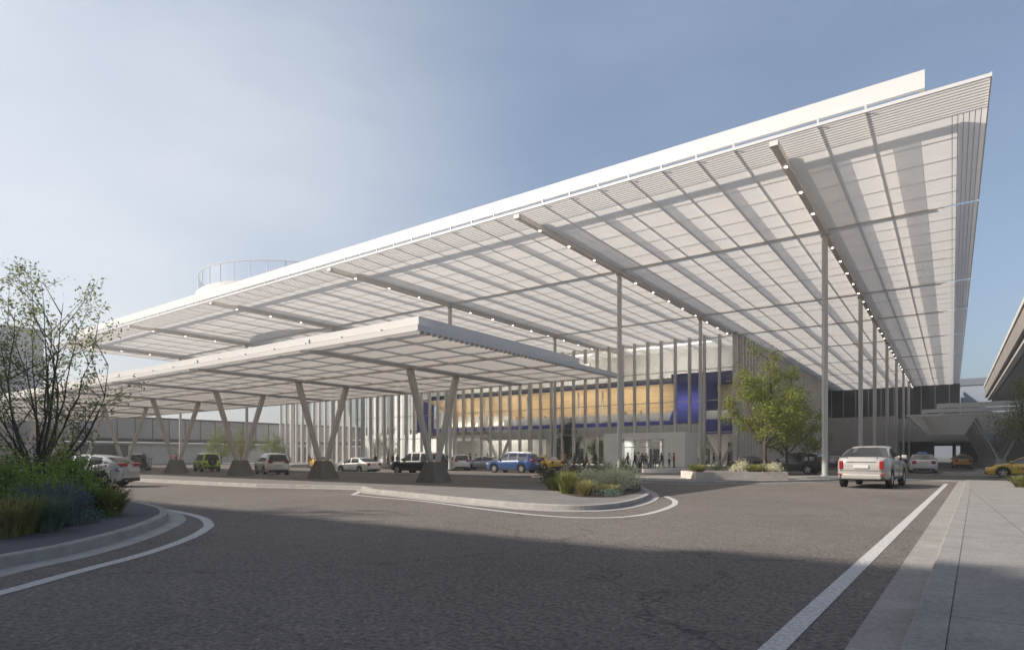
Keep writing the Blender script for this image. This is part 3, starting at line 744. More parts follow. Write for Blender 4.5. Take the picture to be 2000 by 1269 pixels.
# ------------------------------------------------------------------ vehicles
def interp(tab, x):
    if x <= tab[0][0]: return tab[0][1]
    for (a, za), (b, zb) in zip(tab[:-1], tab[1:]):
        if x <= b: return za + (zb - za) * (x - a) / (b - a)
    return tab[-1][1]
SPEC = dict(
    sedan=dict(L=4.75, W=1.84, R=.335, ax=(1.44, -1.36), clr=.2,
        belt=[(-2.38, .86), (-2.3, .98), (-2.1, 1.03), (-1.5, 1.04), (-.9, .99), (.9, .94), (1.2, .93), (1.9, .82), (2.25, .68), (2.38, .55)],
        roof=[(-1.95, 1.02), (-1.5, 1.2), (-1.05, 1.38), (-.6, 1.45), (-.1, 1.47), (.25, 1.43), (.55, 1.33), (1.25, .93)], rf=.3, rr=-.92, side=(-1.2, 1.1), pil=[-.02], tail=(.72, .25, .25)),
    saloon=dict(L=4.75, W=1.86, R=.345, ax=(1.44, -1.42), clr=.31,
        belt=[(-2.38, .98), (-2.32, 1.06), (-2.1, 1.1), (-1.5, 1.1), (-.9, 1.05), (.9, 1.0), (1.2, .99), (1.9, .88), (2.25, .74), (2.38, .6)],
        roof=[(-1.85, 1.09), (-1.45, 1.27), (-1.05, 1.43), (-.6, 1.5), (-.1, 1.52), (.25, 1.48), (.55, 1.38), (1.25, .99)], rf=.3, rr=-.92, side=(-1.2, 1.1), pil=[-.02], tail=(.68, .3, .12)),
    suv=dict(L=4.7, W=1.92, R=.38, ax=(1.45, -1.38), clr=.25,
        belt=[(-2.35, .92), (-2.3, 1.06), (-1.9, 1.12), (-.9, 1.1), (.9, 1.06), (1.1, 1.05), (1.8, 1.0), (2.2, .86), (2.35, .66)],
        roof=[(-2.27, 1.07), (-2.12, 1.38), (-1.95, 1.62), (-1.6, 1.71), (-.5, 1.76), (.1, 1.74), (.4, 1.67), (1.15, 1.06)], rf=.18, rr=-1.9, side=(-1.85, 1.02), pil=[-.9, .05], tail=(.98, .2, .3)),
    crossover=dict(L=4.4, W=1.82, R=.37, ax=(1.36, -1.3), clr=.24,
        belt=[(-2.2, .95), (-2.12, 1.08), (-1.6, 1.14), (-1.2, 1.12), (-.5, 1.02), (.8, .97), (1.1, .96), (1.7, .9), (2.1, .74), (2.2, .58)],
        roof=[(-2.05, 1.1), (-1.75, 1.3), (-1.45, 1.45), (-.9, 1.54), (-.2, 1.57), (.2, 1.53), (.5, 1.42), (1.15, .97)], rf=.2, rr=-1.5, side=(-1.35, 1.0), pil=[-.7, .0], tail=(1.0, .15, .42)),
    jeep=dict(L=3.9, W=1.72, R=.37, ax=(1.15, -1.15), clr=.32,
        belt=[(-1.95, 1.0), (-1.92, 1.1), (-1.0, 1.11), (.6, 1.1), (.8, 1.1), (1.5, 1.07), (1.85, 1.02), (1.95, .85)],
        roof=[(-1.92, 1.11), (-1.88, 1.5), (-1.82, 1.72), (-1.6, 1.78), (-.3, 1.81), (.3, 1.79), (.42, 1.72), (.72, 1.1)], rf=.32, rr=-1.83, side=(-1.7, .6), pil=[-.75, -.02], tail=(.72, .14, .14)),
    pickup=dict(L=4.9, W=1.9, R=.4, ax=(1.55, -1.45), clr=.34,
        belt=[(-2.45, 1.0), (-2.42, 1.12), (-.9, 1.13), (.9, 1.1), (1.15, 1.1), (1.9, 1.08), (2.3, 1.0), (2.45, .8)],
        roof=[(-2.3, 1.13), (-2.22, 1.5), (-2.1, 1.72), (-1.7, 1.78), (-.3, 1.8), (.4, 1.77), (.6, 1.66), (1.1, 1.1)], rf=.48, rr=-2.12, side=(-2.0, .95), pil=[-1.0, -.05], tail=(.95, .2, .2)),
)
def wheel(R_, par, x, y, rim, w=.22):
    sg = 1 if y > 0 else -1
    prof = [(R_ * .66, .46), (R_ * .9, .5), (R_ * .985, .4), (R_, .2), (R_, -.2), (R_ * .985, -.4), (R_ * .9, -.5), (R_ * .66, -.46)]
    rings = []
    for k in range(28):
        a = 2 * math.pi * k / 28
        rings.append([(r * math.cos(a), q * w, r * math.sin(a)) for r, q in prof])
    rings.append(rings[0])
    t = MB().loft(rings, cap=False).build('wheel', M['tyre'], par, True); t.location = (x, y, R_)
    rm = MB()
    n = 24
    for r0, y0, r1, y1 in ((R_ * .68, .44 * w, R_ * .62, .3 * w), (R_ * .62, .3 * w, R_ * .6, .1 * w), (R_ * .16, .36 * w, .001, .4 * w)):
        o = len(rm.v)
        for k in range(n):
            a = 2 * math.pi * k / n
            rm.v.append((r0 * math.cos(a), sg * y0, r0 * math.sin(a))); rm.v.append((r1 * math.cos(a), sg * y1, r1 * math.sin(a)))
        for k in range(n):
            b = (k + 1) % n; rm.f.append((o + 2 * k, o + 2 * b, o + 2 * b + 1, o + 2 * k + 1))
    for k in range(5):
        a = 2 * math.pi * k / 5 + .3
        rm.bar((R_ * .1 * math.cos(a), sg * .33 * w, R_ * .1 * math.sin(a)), (R_ * .63 * math.cos(a), sg * .34 * w, R_ * .63 * math.sin(a)), R_ * .24, R_ * .3, ref=(0, 1, 0), d0=.03, d1=.03)
    rm.build('rim', M[rim], t)
    MB().add([(R_ * .64 * math.cos(2 * math.pi * k / n), sg * .08 * w, R_ * .64 * math.sin(2 * math.pi * k / n)) for k in range(n)], [tuple(range(n))]).build('brake_disc', M['plastic'], t)
    return t

def make_car(name, label, cat, kind, pos, heading, paintc, rim='rim', scale=1.0, roofc=None, taxi=None, spare=False, cladding=False, group=None, rails=False):
    S = SPEC[kind]; L, W, R_, clr = S['L'], S['W'], S['R'], S['clr']
    root = thing(name, label, cat, (pos.x, pos.y, pos.z), heading, group)
    root.scale = (scale,) * 3 if kind != 'saloon' else (scale, scale * .96, scale * 1.07)
    nm = 'paint_' + name + '_' + str(len(bpy.data.materials))
    pm = mat(nm, paintc, 0.28, 0.15, coat=.6)
    rm = mat(nm + '_roof', roofc, .3, .15, coat=.5) if roofc else pm
    ra = R_ + .065
    xs = {round(-L / 2 + L * i / 46, 3) for i in range(47)} | {round(x, 3) for x, _ in S['belt']}
    for ax in S['ax']:
        for k in range(17): xs.add(round(ax + ra * math.cos(math.pi * k / 16), 3))
    xs = sorted(x for x in xs if -L / 2 <= x <= L / 2)
    hw = lambda x: W / 2 * (1 - .17 * max(0, (abs(x) / (L / 2) - .78) / .22) ** 2)
    def zbot(x):
        z = clr + .14 * max(0, (abs(x) / (L / 2) - .84) / .16) ** 2
        for ax in S['ax']:
            if abs(x - ax) < ra: z = max(z, R_ + math.sqrt(ra * ra - (x - ax) ** 2) * .98)
        return z
    def ring(x, k=1.0, dx=0):
        w, zb, zt = hw(x), zbot(x), interp(S['belt'], x)
        zb = min(zb, zt - .12); zm = zb + .55 * (zt - zb)
        half = [(w * .955, zb), (w * .985, zb + .06 * (zt - zb)), (w, zm), (w * .985, zt - .16 * (zt - zb)), (w * .93, zt - .015), (w * .5, zt + .02)]
        if k != 1:
            zc = (zb + zt) / 2; half = [(y * k, zc + (z - zc) * k) for y, z in half]
        return [(x + dx, -y, z) for y, z in half] + [(x + dx, y, z) for y, z in reversed(half)]
    b = MB(); rings = [ring(-L / 2, .86, -.05)] + [ring(x) for x in xs] + [ring(L / 2, .86, .05)]
    b.loft(rings)
    # greenhouse
    rt = S['roof']; g0, g1 = rt[0][0], rt[-1][0]
    gx = sorted({round(g0 + (g1 - g0) * i / 30, 3) for i in range(31)} | {round(x, 3) for x, _ in rt} | {S['rf'], S['rr'], S['side'][0], S['side'][1]} | {round(p + d, 3) for p in S['pil'] for d in (-.05, .05)})
    gx = [x for x in gx if g0 <= x <= g1]
    def gring(x):
        zt, zb = interp(rt, x), interp(S['belt'], x) - .015; zt = max(zt, zb + .004); h = zt - zb; wb = hw(x) * .935; wr = wb - .34 * h * (1 if kind not in ('jeep', 'pickup') else .4)
        half = [(wb, zb), (wb + (wr - wb) * .42 + .012 * min(1, h * 3), zb + h * .5), (wr, zb + h * .86), (wr - .1 * min(1, h * 2.5), zb + h * .985), (wr * .45, zb + h + .012)]
        return [(x, -y, z) for y, z in half] + [(x, y, z) for y, z in reversed(half)]
    gr = [gring(x) for x in gx]
    sets = {k: MB() for k in ('roof', 'windscreen', 'rear_window', 'left_side', 'right_side')}
    for i in range(len(gx) - 1):
        xm = (gx[i] + gx[i + 1]) / 2
        for k in range(9):
            top = k in (3, 4, 5); side = k in (0, 1, 7, 8)
            key = 'roof'
            if top and xm > S['rf']: key = 'windscreen'
            elif top and xm < S['rr']: key = 'rear_window'
            elif side and S['side'][0] < xm < S['side'][1] and not any(abs(xm - p) < .05 for p in S['pil']):
                key = 'right_side' if k < 2 else 'left_side'
            sets[key].add([gr[i][k], gr[i][k + 1], gr[i + 1][k + 1], gr[i + 1][k]], [(0, 1, 2, 3)])
    if roofc:
        bo = b.build('body', pm, root, True); ro_ = sets['roof'].build('roof', rm, root, True)
    else:
        b.add(sets['roof'].v, sets['roof'].f); bo = b.build('body', pm, root, True)
    bo.data.set_sharp_from_angle(angle=R(38))
    for k, nme in (('windscreen', 'windscreen'), ('rear_window', 'rear_window'), ('left_side', 'side_window'), ('right_side', 'side_window')):
        sets[k].build(nme, M['carglass'], root, True)
    MB().box(-L / 2 + .25, L / 2 - .25, -W / 2 + .28, W / 2 - .28, clr - .03, .8).build('underbody', M['plastic'], root)
    for ax in S['ax']:
        for sy in (-1, 1): wheel(R_, root, ax, sy * (W / 2 - .115), rim)
    zt, lh, lw_ = S['tail']
    for sy in (-1, 1):
        xr = -L / 2 + .035; y1 = hw(-L / 2) * .96
        yy = sorted((sy * (y1 - lw_), sy * (y1 + .03)))
        t = MB(); t.box(xr - .11, xr + .18, yy[0], yy[1], zt, zt + lh)
        t.build('taillight', M['red'], root, bevel=.03)
        xf = L / 2 - .06; zf = interp(S['belt'], L / 2 - .3) - .2
        yy = sorted((sy * (hw(L / 2) * .55), sy * (hw(L / 2) * .99)))
        MB().box(xf - .2, xf + .09, yy[0], yy[1], zf, zf + .13).build('headlight', M['lamp'], root, bevel=.03)
        cx = S['roof'][-1][0] - .22; zc = interp(S['belt'], cx) + .1
        yy = sorted((sy * (W / 2 - .06), sy * (W / 2 + .14)))
        MB().box(cx - .07, cx + .07, yy[0], yy[1], zc - .06, zc + .09).build('mirror', pm, root, bevel=.04)
        ys = sorted((sy * (W / 2 - .05), sy * (W / 2 + .005)))
        MB().box(S['ax'][1] + ra + .04, S['ax'][0] - ra - .04, ys[0], ys[1], clr - .01, clr + (.16 if cladding else .09)).build('sill', M['plastic'], root)
        hd = MB(); sm = MB()
        for px_ in [S['pil'][-1]] + ([S['pil'][0] - .0] if len(S['pil']) > 1 else [-1.0]):
            hd.box(px_ + .05, px_ + .2, *sorted((sy * (W / 2 - .02), sy * (W / 2 + .02))), .84 if kind != 'sedan' else .76, .88 if kind != 'sedan' else .8)
        hd.build('door_handle', pm if kind != 'jeep' else M['plastic'], root)
        for px_ in S['pil'] + [S['side'][1] - .1]:
            sm.box(px_ - .008, px_ + .008, *sorted((sy * (W / 2 - .02), sy * (W / 2 + .0025))), clr + .1, .86)
        sm.build('door_gap', M['plastic'], root)
    MB().box(-L / 2 - .085, -L / 2 + .15, -W / 2 * .74, W / 2 * .74, clr + .02, clr + .2).build('rear_bumper', M['plastic'] if kind != 'saloon' else pm, root, bevel=.04)
    MB().box(L / 2 - .15, L / 2 + .075, -W / 2 * .72, W / 2 * .72, clr + .03, clr + .24).build('front_bumper', M['plastic'], root, bevel=.04)
    zp = .78 if kind == 'sedan' else .72
    MB().box(-L / 2 - .085, -L / 2, -.26, .26, zp, zp + .12).build('number_plate', M['plate'], root)
    gz = interp(S['belt'], L / 2 - .3) - .24
    MB().box(L / 2 - .05, L / 2 + .07, -.42, .42, gz - .1, gz + .12).build('grille', M['plastic'], root, bevel=.02)
    for sy in (-.45, .45): MB().tube([(-L / 2 - .09, sy, clr + .06), (-L / 2 + .2, sy, clr + .06)], .035, 8).build('exhaust_pipe', M['rim'], root)
    if kind == 'saloon':
        MB().box(-L / 2 - .075, -L / 2, -.5, .5, .93, .965).build('chrome_strip', M['rim'], root, bevel=.01)
        MB().box(-L / 2 - .062, -L / 2, -W / 2 * .8, W / 2 * .8, .63, .642).build('bumper_gap', M['plastic'], root)
        MB().box(-1.0, -.94, -.2, .2, 1.415, 1.44).build('brake_light', M['red'], root)
        for sy in (-1, 1):
            MB().box(-L / 2 - .1, -L / 2 + .1, *sorted((sy * .66, sy * .8)), .48, .52).build('reflector', M['red'], root)
            MB().box(-L / 2 + .02, -L / 2 + .3, *sorted((sy * .52, sy * .53)), 1.07, 1.1).build('boot_gap', M['plastic'], root)
    if rails:
        for sy in (-1, 1):
            xa, xb_ = S['rr'] + .35, S['rf'] - .1
            wv = hw(0) * .935 - .22 - .02
            MB().tube([(xa, sy * wv, interp(rt, xa)), (xa + .1, sy * wv, interp(rt, xa) + .05), (xb_ - .1, sy * wv, interp(rt, xb_) + .05), (xb_, sy * wv, interp(rt, xb_))], .022, 6).build('roof_rail', M['rim'], root)
    if spare:
        t = wheel(R_ * .98, root, 0, .1, 'rimd'); t.name = 'spare_wheel'
        t.rotation_euler = (0, 0, R(90)); t.location = (-L / 2 - .15, 0, .98)
    if taxi:
        MB().box(-.3, -.06, -.32, .32, interp(rt, -.2) + .02, interp(rt, -.2) + .19).build('roof_sign', M[taxi], root, bevel=.04)
    return root

G = 'cars on the terminal forecourt'
H = lambda d: R(d)
make_car('crossover_car', 'silver crossover turning behind the left planting island, rear lamp red', 'car', 'crossover', P(166, 950), H(217), (.46, .455, .45), cladding=True, group=G)
make_car('minivan', 'dark navy van seen from behind, left of the second grey strut', 'van', 'suv', P(272, 918), H(152), (.02, .022, .035), group=G)
make_car('off_road_car', 'lime green boxy off-roader with a spare wheel on its back', 'car', 'jeep', P(404, 920.5), H(166), (.46, .62, .03), 'rimd', .98, spare=True, group=G)
make_car('suv_car', 'white estate-like SUV seen from behind under the canopy between two plinths', 'car', 'suv', P(531, 926.5), H(160), (.80, .785, .77), group=G, scale=.98)
make_car('taxi_car', 'yellow taxi half hidden behind the third strut plinth', 'taxi', 'sedan', P(622, 914), H(150), (.62, .42, .03), taxi='plate', group=G)
make_car('sedan_car', 'white saloon car facing left under the canopy', 'car', 'sedan', P(699, 923), H(178), (.74, .72, .68), scale=.93, group=G)
make_car('pickup_car', 'black off-roader with a pale hard top behind the nearest strut', 'car', 'pickup', P(818, 926), H(180), (.018, .018, .018), roofc=(.5, .49, .47), group=G)
make_car('suv_car', 'black SUV showing its tail just right of the nearest strut', 'car', 'suv', P(862, 917), H(140), (.015, .015, .017), group=G, scale=.95)
make_car('suv_car', 'white SUV with tall red tail lamps between the black SUV and the blue SUV', 'car', 'suv', P(897, 918), H(138), (.62, .61, .60), group=G, scale=.95)
make_car('sedan_car', 'silver saloon nose-in left of the blue SUV', 'car', 'sedan', P(946, 917), H(200), (.42, .43, .44), group=G)
make_car('suv_car', 'blue SUV with silver roof rails facing left beside the planted nose', 'car', 'suv', P(1003, 922.5), H(183), (.035, .075, .20), group=G, rails=True, scale=1.02)
make_car('taxi_car', 'yellow taxi partly hidden behind the blue SUV', 'taxi', 'sedan', P(1062, 917), H(160), (.62, .40, .03), taxi='plate', group=G)
make_car('suv_car', 'black SUV facing left behind the planter box', 'car', 'suv', P(1550, 925), H(172), (.012, .013, .015), group=G, rails=True, scale=1.03)
make_car('sedan_car', 'dark saloon parked ahead of the black SUV behind the tree', 'car', 'sedan', P(1462, 914), H(176), (.02, .021, .024), group=G)
make_car('sedan_car', 'dark blue car glimpsed between the tall column and the silver saloon', 'car', 'sedan', P(1628, 915), H(96), (.03, .04, .09), group=G)
make_car('sedan_car', 'large silver saloon driving away beside the white edge line', 'car', 'saloon', P(1706, 949), H(85.5), (.43, .41, .38), scale=1.22, cladding=False, group=G)
make_car('taxi_car', 'white taxi with a blue roof sign driving away down the road', 'taxi', 'sedan', P(1801, 922.5), H(94.5), (.62, .61, .60), taxi='sign', scale=1.12, group=G)
make_car('taxi_car', 'orange-yellow taxi driving away under the taxi canopy', 'taxi', 'sedan', P(1879, 913.5), H(92), (.80, .36, .02), taxi='plate', scale=1.08, group=G)
tx = make_car('taxi_car', 'yellow taxi crossing at the right edge of the view', 'taxi', 'sedan', P(2018, 933), H(172), (.60, .40, .03), taxi='plate', scale=1.05, group=G)
fc_ = bpy.data.curves.new('door_lettering', 'FONT'); fc_.body = 'TAXI'; fc_.size = .3; fc_.extrude = .004
fo_ = bpy.data.objects.new('door_lettering', fc_); col.objects.link(fo_)
bpy.context.view_layer.update()
me_ = bpy.data.meshes.new_from_object(fo_.evaluated_get(bpy.context.evaluated_depsgraph_get())); bpy.data.objects.remove(fo_)
le = bpy.data.objects.new('door_lettering', me_); col.objects.link(le); me_.materials.append(M['plastic'])
le.parent = tx; le.rotation_euler = (R(90), 0, R(180)); le.location = (.75, .925, .52)

# ------------------------------------------------------------------ people
def person(label, pos, face, top, legs, skin='skin', pose='stand', h=1.72, hairc=(.02, .015, .012), long_hair=False, bag=None, z=0.0):
    k = h / 1.75
    st = {'stand': (.06, -.04, .1), 'walk': (.30, -.26, .32), 'pull': (.24, -.2, .3), 'wait': (.02, -.1, .05)}[pose]
    V = {}
    V['pel'] = (0, 0, .93); V['waist'] = (0, 0, 1.06); V['chest'] = (.01, 0, 1.28); V['neckb'] = (0, 0, 1.43); V['neck'] = (.01, 0, 1.50); V['head'] = (.03, 0, 1.585); V['crown'] = (.02, 0, 1.70)
    for s_, sg in (('l', 1), ('r', -1)):
        f = st[0] if sg > 0 else st[1]
        V['hip' + s_] = (0, .10 * sg, .90); V['knee' + s_] = (f * .55 + .03, .105 * sg, .49); V['ank' + s_] = (f - (.05 if f < -.1 else 0), .105 * sg, .09 + (.05 if f < -.15 else 0)); V['toe' + s_] = (f + .16, .125 * sg, .035 + (0 if f > -.15 else .0))
        a = -st[2] if sg > 0 else st[2] * .8
        if pose == 'pull' and sg < 0: a = -.32
        V['sho' + s_] = (0, .185 * sg, 1.40); V['elb' + s_] = (a * .35, .235 * sg, 1.12); V['wri' + s_] = (a * .9 + .05, .235 * sg, .89); V['han' + s_] = (a + .07, .225 * sg, .79)
    if pose == 'wait': V['wril'] = (.28, .14, 1.05); V['hanl'] = (.36, .10, 1.10); V['elbl'] = (.02, .23, 1.12)
    E = [('pel', 'waist'), ('waist', 'chest'), ('chest', 'neckb'), ('neckb', 'neck'), ('neck', 'head'), ('head', 'crown')]
    for s_ in 'lr':
        E += [('pel', 'hip' + s_), ('hip' + s_, 'knee' + s_), ('knee' + s_, 'ank' + s_), ('ank' + s_, 'toe' + s_), ('neckb', 'sho' + s_), ('sho' + s_, 'elb' + s_), ('elb' + s_, 'wri' + s_), ('wri' + s_, 'han' + s_)]
    RAD = dict(pel=.135, waist=.125, chest=.145, neckb=.075, neck=.055, head=.088, crown=.06, hip=.095, knee=.062, ank=.042, toe=.036, sho=.066, elb=.046, wri=.034, han=.032)
    keys = list(V); idx = {q: i for i, q in enumerate(keys)}
    me = bpy.data.meshes.new('person'); me.from_pydata([tuple(c * k for c in V[q]) for q in keys], [(idx[a], idx[b]) for a, b in E], [])
    o = bpy.data.objects.new('person', me); col.objects.link(o)
    sk = o.modifiers.new('s', 'SKIN'); sub = o.modifiers.new('u', 'SUBSURF'); sub.levels = 1; sub.render_levels = 1
    for i, q in enumerate(keys):
        r = RAD.get(q, RAD.get(q[:-1], .05)) * k
        me.skin_vertices[0].data[i].radius = (r, r * (.72 if q in ('chest', 'waist', 'pel') else 1)) if False else (r, r)
    me.skin_vertices[0].data[idx['pel']].use_root = True
    bpy.context.view_layer.update()
    nm = bpy.data.meshes.new_from_object(o.evaluated_get(bpy.context.evaluated_depsgraph_get()))
    bpy.data.objects.remove(o)
    nm.name = 'person'; o = bpy.data.objects.new('person', nm); col.objects.link(o)
    nm.materials.clear()
    c = lambda n_, cc: mat(n_, cc, .85)
    for mm in (c('clothing_top', top), c('clothing_legs', legs), M[skin], M['plastic']): nm.materials.append(mm)
    joints = {q: Vector(V[q]) * k for q in keys}
    slot = {}
    for q in keys:
        b_ = q if q in ('pel', 'waist', 'chest', 'neckb', 'neck', 'head', 'crown') else q[:-1]
        slot[q] = {'pel': 1, 'hip': 1, 'knee': 1, 'ank': 1, 'toe': 3, 'neck': 2, 'head': 2, 'crown': 2, 'han': 2}.get(b_, 0)
    for p in nm.polygons:
        p.use_smooth = True
        q = min(keys, key=lambda n_: (joints[n_] - p.center).length)
        p.material_index = slot[q]
    if z == 0 and pos.z == 0: z = .15 if (pos.y > 58 or 33.6 < pos.y < 35.6) else 0.0
    o.location = (pos.x, pos.y, pos.z + z); o.rotation_euler = (0, 0, face)
    tag(o, label, 'person', 'people at the terminal')
    hm = MB()
    rg = []
    for i in range(7):
        a = R(90) * i / 6 * (1.0) - R(15 if not long_hair else 40) * (1 - i / 6)
        rr = .105 * math.cos(max(a, R(-30)))
        rg.append([((.02 + (-.012) + rr * 1.08 * math.cos(t)) * k, rr * .92 * math.sin(t) * k, (1.625 + .115 * math.sin(a)) * k) for t in [2 * math.pi * q / 12 for q in range(12)]])
    hm.loft(rg)
    hm.build('hair', mat('hair', hairc, .6), o, True)
    if bag:
        d = Vector((math.cos(face), math.sin(face)))
        b = pos + Vector((-d.x * .45 + d.y * .2, -d.y * .45 - d.x * .2, 0)) if pose == 'pull' else pos + Vector((d.y * .45, -d.x * .45, 0))
        t = thing('suitcase', bag[1], 'suitcase', (b.x, b.y, pos.z + z), face, 'suitcases of travellers')
        MB().box(-.13, .13, -.21, .21, .06, .66).build('shell', mat('suitcase_shell', bag[0], .5), t, bevel=.03)
        MB().tube([(-.1, -.1, .64), (-.1, -.1, .98), (-.1, .1, .98), (-.1, .1, .64)], .012, 6).build('handle', M['plastic'], t)
        for sx in (-.09, .09):
            for sy in (-.17, .17): MB().tube([(sx, sy - .02, .035), (sx, sy + .02, .035)], .035, 8).build('wheel', M['plastic'], t)
    return o
gz = .15
DK, NV, GR, WH, RD, TN = (.02, .02, .022), (.03, .04, .08), (.15, .15, .16), (.6, .6, .58), (.28, .04, .03), (.3, .22, .14)
person('person in a dark jacket standing beside the dark navy van', P(281, 921), R(200), DK, DK, 'skind', 'stand', 1.75)
person('person with dark hair behind the silver crossover', P(199, 912), R(250), TN, NV, 'skin', 'stand', 1.7)
person('person in a pale top behind the tail of the silver crossover', P(248, 914), R(200), WH, NV, 'skin', 'walk', 1.68)
person('person in a dark red coat above the plinth left of the green off-roader', P(343, 915), R(100), RD, RD, 'skin', 'stand', 1.72, long_hair=True)
person('person in a red top standing behind the yellow taxi', P(604, 912), R(270), RD, DK, 'skin', 'stand', 1.74)
person('person in black waiting at the rear of the white saloon', P(733, 914.5), R(180), DK, DK, 'skind', 'wait', 1.76)
person('person in black, left one of the pair beyond the black off-roader', P(767, 914), R(0), DK, DK, 'skin', 'stand', 1.8)
person('person in a charcoal coat, right one of the pair beyond the black off-roader', P(776, 914), R(180), GR, DK, 'skin', 'wait', 1.74)
person('person in a white shirt just right of the nearest canopy strut', P(869, 915), R(200), WH, DK, 'skind', 'stand', 1.74)
person('person in a dark top standing behind the white SUV with red lamps, left of two', P(910, 915), R(330), GR, NV, 'skin', 'stand', 1.7, bag=((.05, .05, .09), 'dark upright suitcase beside the travellers left of the blue SUV'))
person('person in a brown coat standing left of the silver saloon, right of two', P(918, 916), R(200), (.12, .05, .04), DK, 'skin', 'wait', 1.82)
person('person in navy by the bonnet of the blue SUV', P(952, 913), R(180), NV, DK, 'skin', 'walk', 1.72)
person('person in black standing behind the planted nose, left of the entrance box', P(1163, 914), R(270), DK, DK, 'skind', 'stand', 1.78)
person('person in a black jacket with a dark suitcase, leftmost at the entrance', P(1240, 917), R(180), DK, DK, 'skin', 'pull', 1.8, bag=((.02, .02, .02), 'black wheeled suitcase of the leftmost person at the entrance'))
person('person in dark blue beside the leftmost person at the entrance', P(1255, 917), R(120), NV, NV, 'skin', 'walk', 1.72)
person('person in a grey top in the middle of the entrance', P(1278, 917.5), R(280), GR, DK, 'skin', 'stand', 1.78, bag=((.16, .16, .17), 'grey suitcase standing by the person in the middle of the entrance'))
person('person in a white top with dark trousers, rightmost at the entrance', P(1307, 915.5), R(90), WH, DK, 'skind', 'walk', 1.72)
person('person in a brown jacket right of the entrance box', P(1407, 915), R(200), (.14, .07, .05), GR, 'skin', 'stand', 1.74, long_hair=True)
person('person in black walking at the terminal corner', P(1423, 917), R(0), DK, DK, 'skin', 'walk', 1.78)
person('person in a cream top between the entrance box and the terminal corner', P(1380, 915), R(180), (.5, .45, .36), NV, 'skin', 'stand', 1.66)
more = [(1226, 918, 40, (.12, .02, .02), DK, 'walk', 'person in a maroon jacket left of the entrance beside the tall column'),
        (1247, 918.5, 200, WH, GR, 'stand', 'person in a white shirt and grey trousers among the left group at the entrance'),
        (1262, 916.5, 300, TN, DK, 'wait', 'person in a tan coat just left of the middle of the entrance'),
        (1292, 918, 160, DK, GR, 'walk', 'person in black with grey trousers walking right of the middle of the entrance'),
        (1316, 918.5, 20, RD, NV, 'stand', 'person in a red top by the right pillar of the entrance box'),
        (1394, 917, 190, NV, GR, 'walk', 'person in a navy jacket and grey trousers near the terminal corner'),
        (1146, 916, 10, GR, DK, 'walk', 'person in grey walking behind the planted nose'),
        (648, 914, 90, DK, GR, 'wait', 'person in black waiting left of the white saloon'),
        (757, 915, 45, RD, DK, 'walk', 'person in a red jacket just left of the black off-roader'),
        (930, 915, 250, WH, NV, 'stand', 'person in a pale shirt in front of the silver saloon'),
        (1103, 915, 180, (.5, .3, .05), DK, 'stand', 'person in a mustard top right of the second yellow taxi'),
        (1122, 915, 180, (.05, .2, .22), DK, 'stand', 'person in a teal top further right of the second yellow taxi')]
for px_, py_, fa, t_, l_, po_, lab in more: person(lab, P(px_, py_), R(fa), t_, l_, 'skin', po_, 1.66 + .01 * (px_ % 13))
LF = ['red', 'navy', 'brown', 'cream', 'black', 'grey']
for i, (px_, c_) in enumerate(zip((1010, 1022, 1065, 1130, 1222, 1252), (RD, NV, (.14, .07, .05), (.5, .45, .36), DK, GR))):
    q = D(px_, 1.0); t = 81.3 / q.y
    person('person in a %s top up in the lit lounge behind the balustrade' % LF[i], Vector((q.x * t, 81.3, 6.2)), R(250 + 25 * i), c_, DK, 'skin', 'stand', 1.7 + .02 * i)

# ------------------------------------------------------------------ plants
LM = dict(
    spring=leaf('leaf_spring', (.13, .16, .035), (.34, .37, .09), .4),
    tree=leaf('leaf_tree', (.15, .18, .08), (.38, .42, .18), .4),
    green=leaf('leaf_green', (.12, .20, .05), (.40, .50, .13), .35),
    deep=leaf('leaf_deep', (0.028, 0.046, 0.019), (0.068, 0.105, 0.039), .2),
    plum=leaf('leaf_plum', (.06, .06, .045), (.14, .135, .10), .2),
    sage=leaf('leaf_sage', (0.109, 0.155, 0.132), (0.225, 0.285, 0.240), .3),
    blade=leaf('grass_blade', (.17, .19, .06), (.34, .35, .12), .3),
    bluegrass=leaf('blue_grass', (.11, .16, .12), (.24, .31, .23), .3),
    straw=leaf('straw_grass', (.22, .21, .08), (.42, .38, .16), .3),
    cream=leaf('cream_flower', (.62, .62, .40), (.80, .78, .58), .3),
    violet=leaf('violet_flower', (.10, .11, .17), (.19, .19, .30), .3),
    rust=leaf('rust_leaf', (.15, .105, .07), (.28, .20, .13), .3),
)
def add_leaf(mb, p, s, rg, up=.3, asp=.5):
    d = Vector((rg.gauss(0, 1), rg.gauss(0, 1), rg.gauss(0, .8) + up)).normalized()
    x = d.cross(Vector((rg.gauss(0, 1), rg.gauss(0, 1), rg.gauss(0, 1))))
    if x.length < .01: return
    x = x.normalized() * s * asp * .5; n = x.cross(d).normalized() * s * .1
    o = len(mb.v)
    mb.v += [tuple(p), tuple(p + d * s * .45 + x + n), tuple(p + d * s), tuple(p + d * s * .45 - x + n)]
    mb.f += [(o, o + 1, o + 2), (o, o + 2, o + 3)]
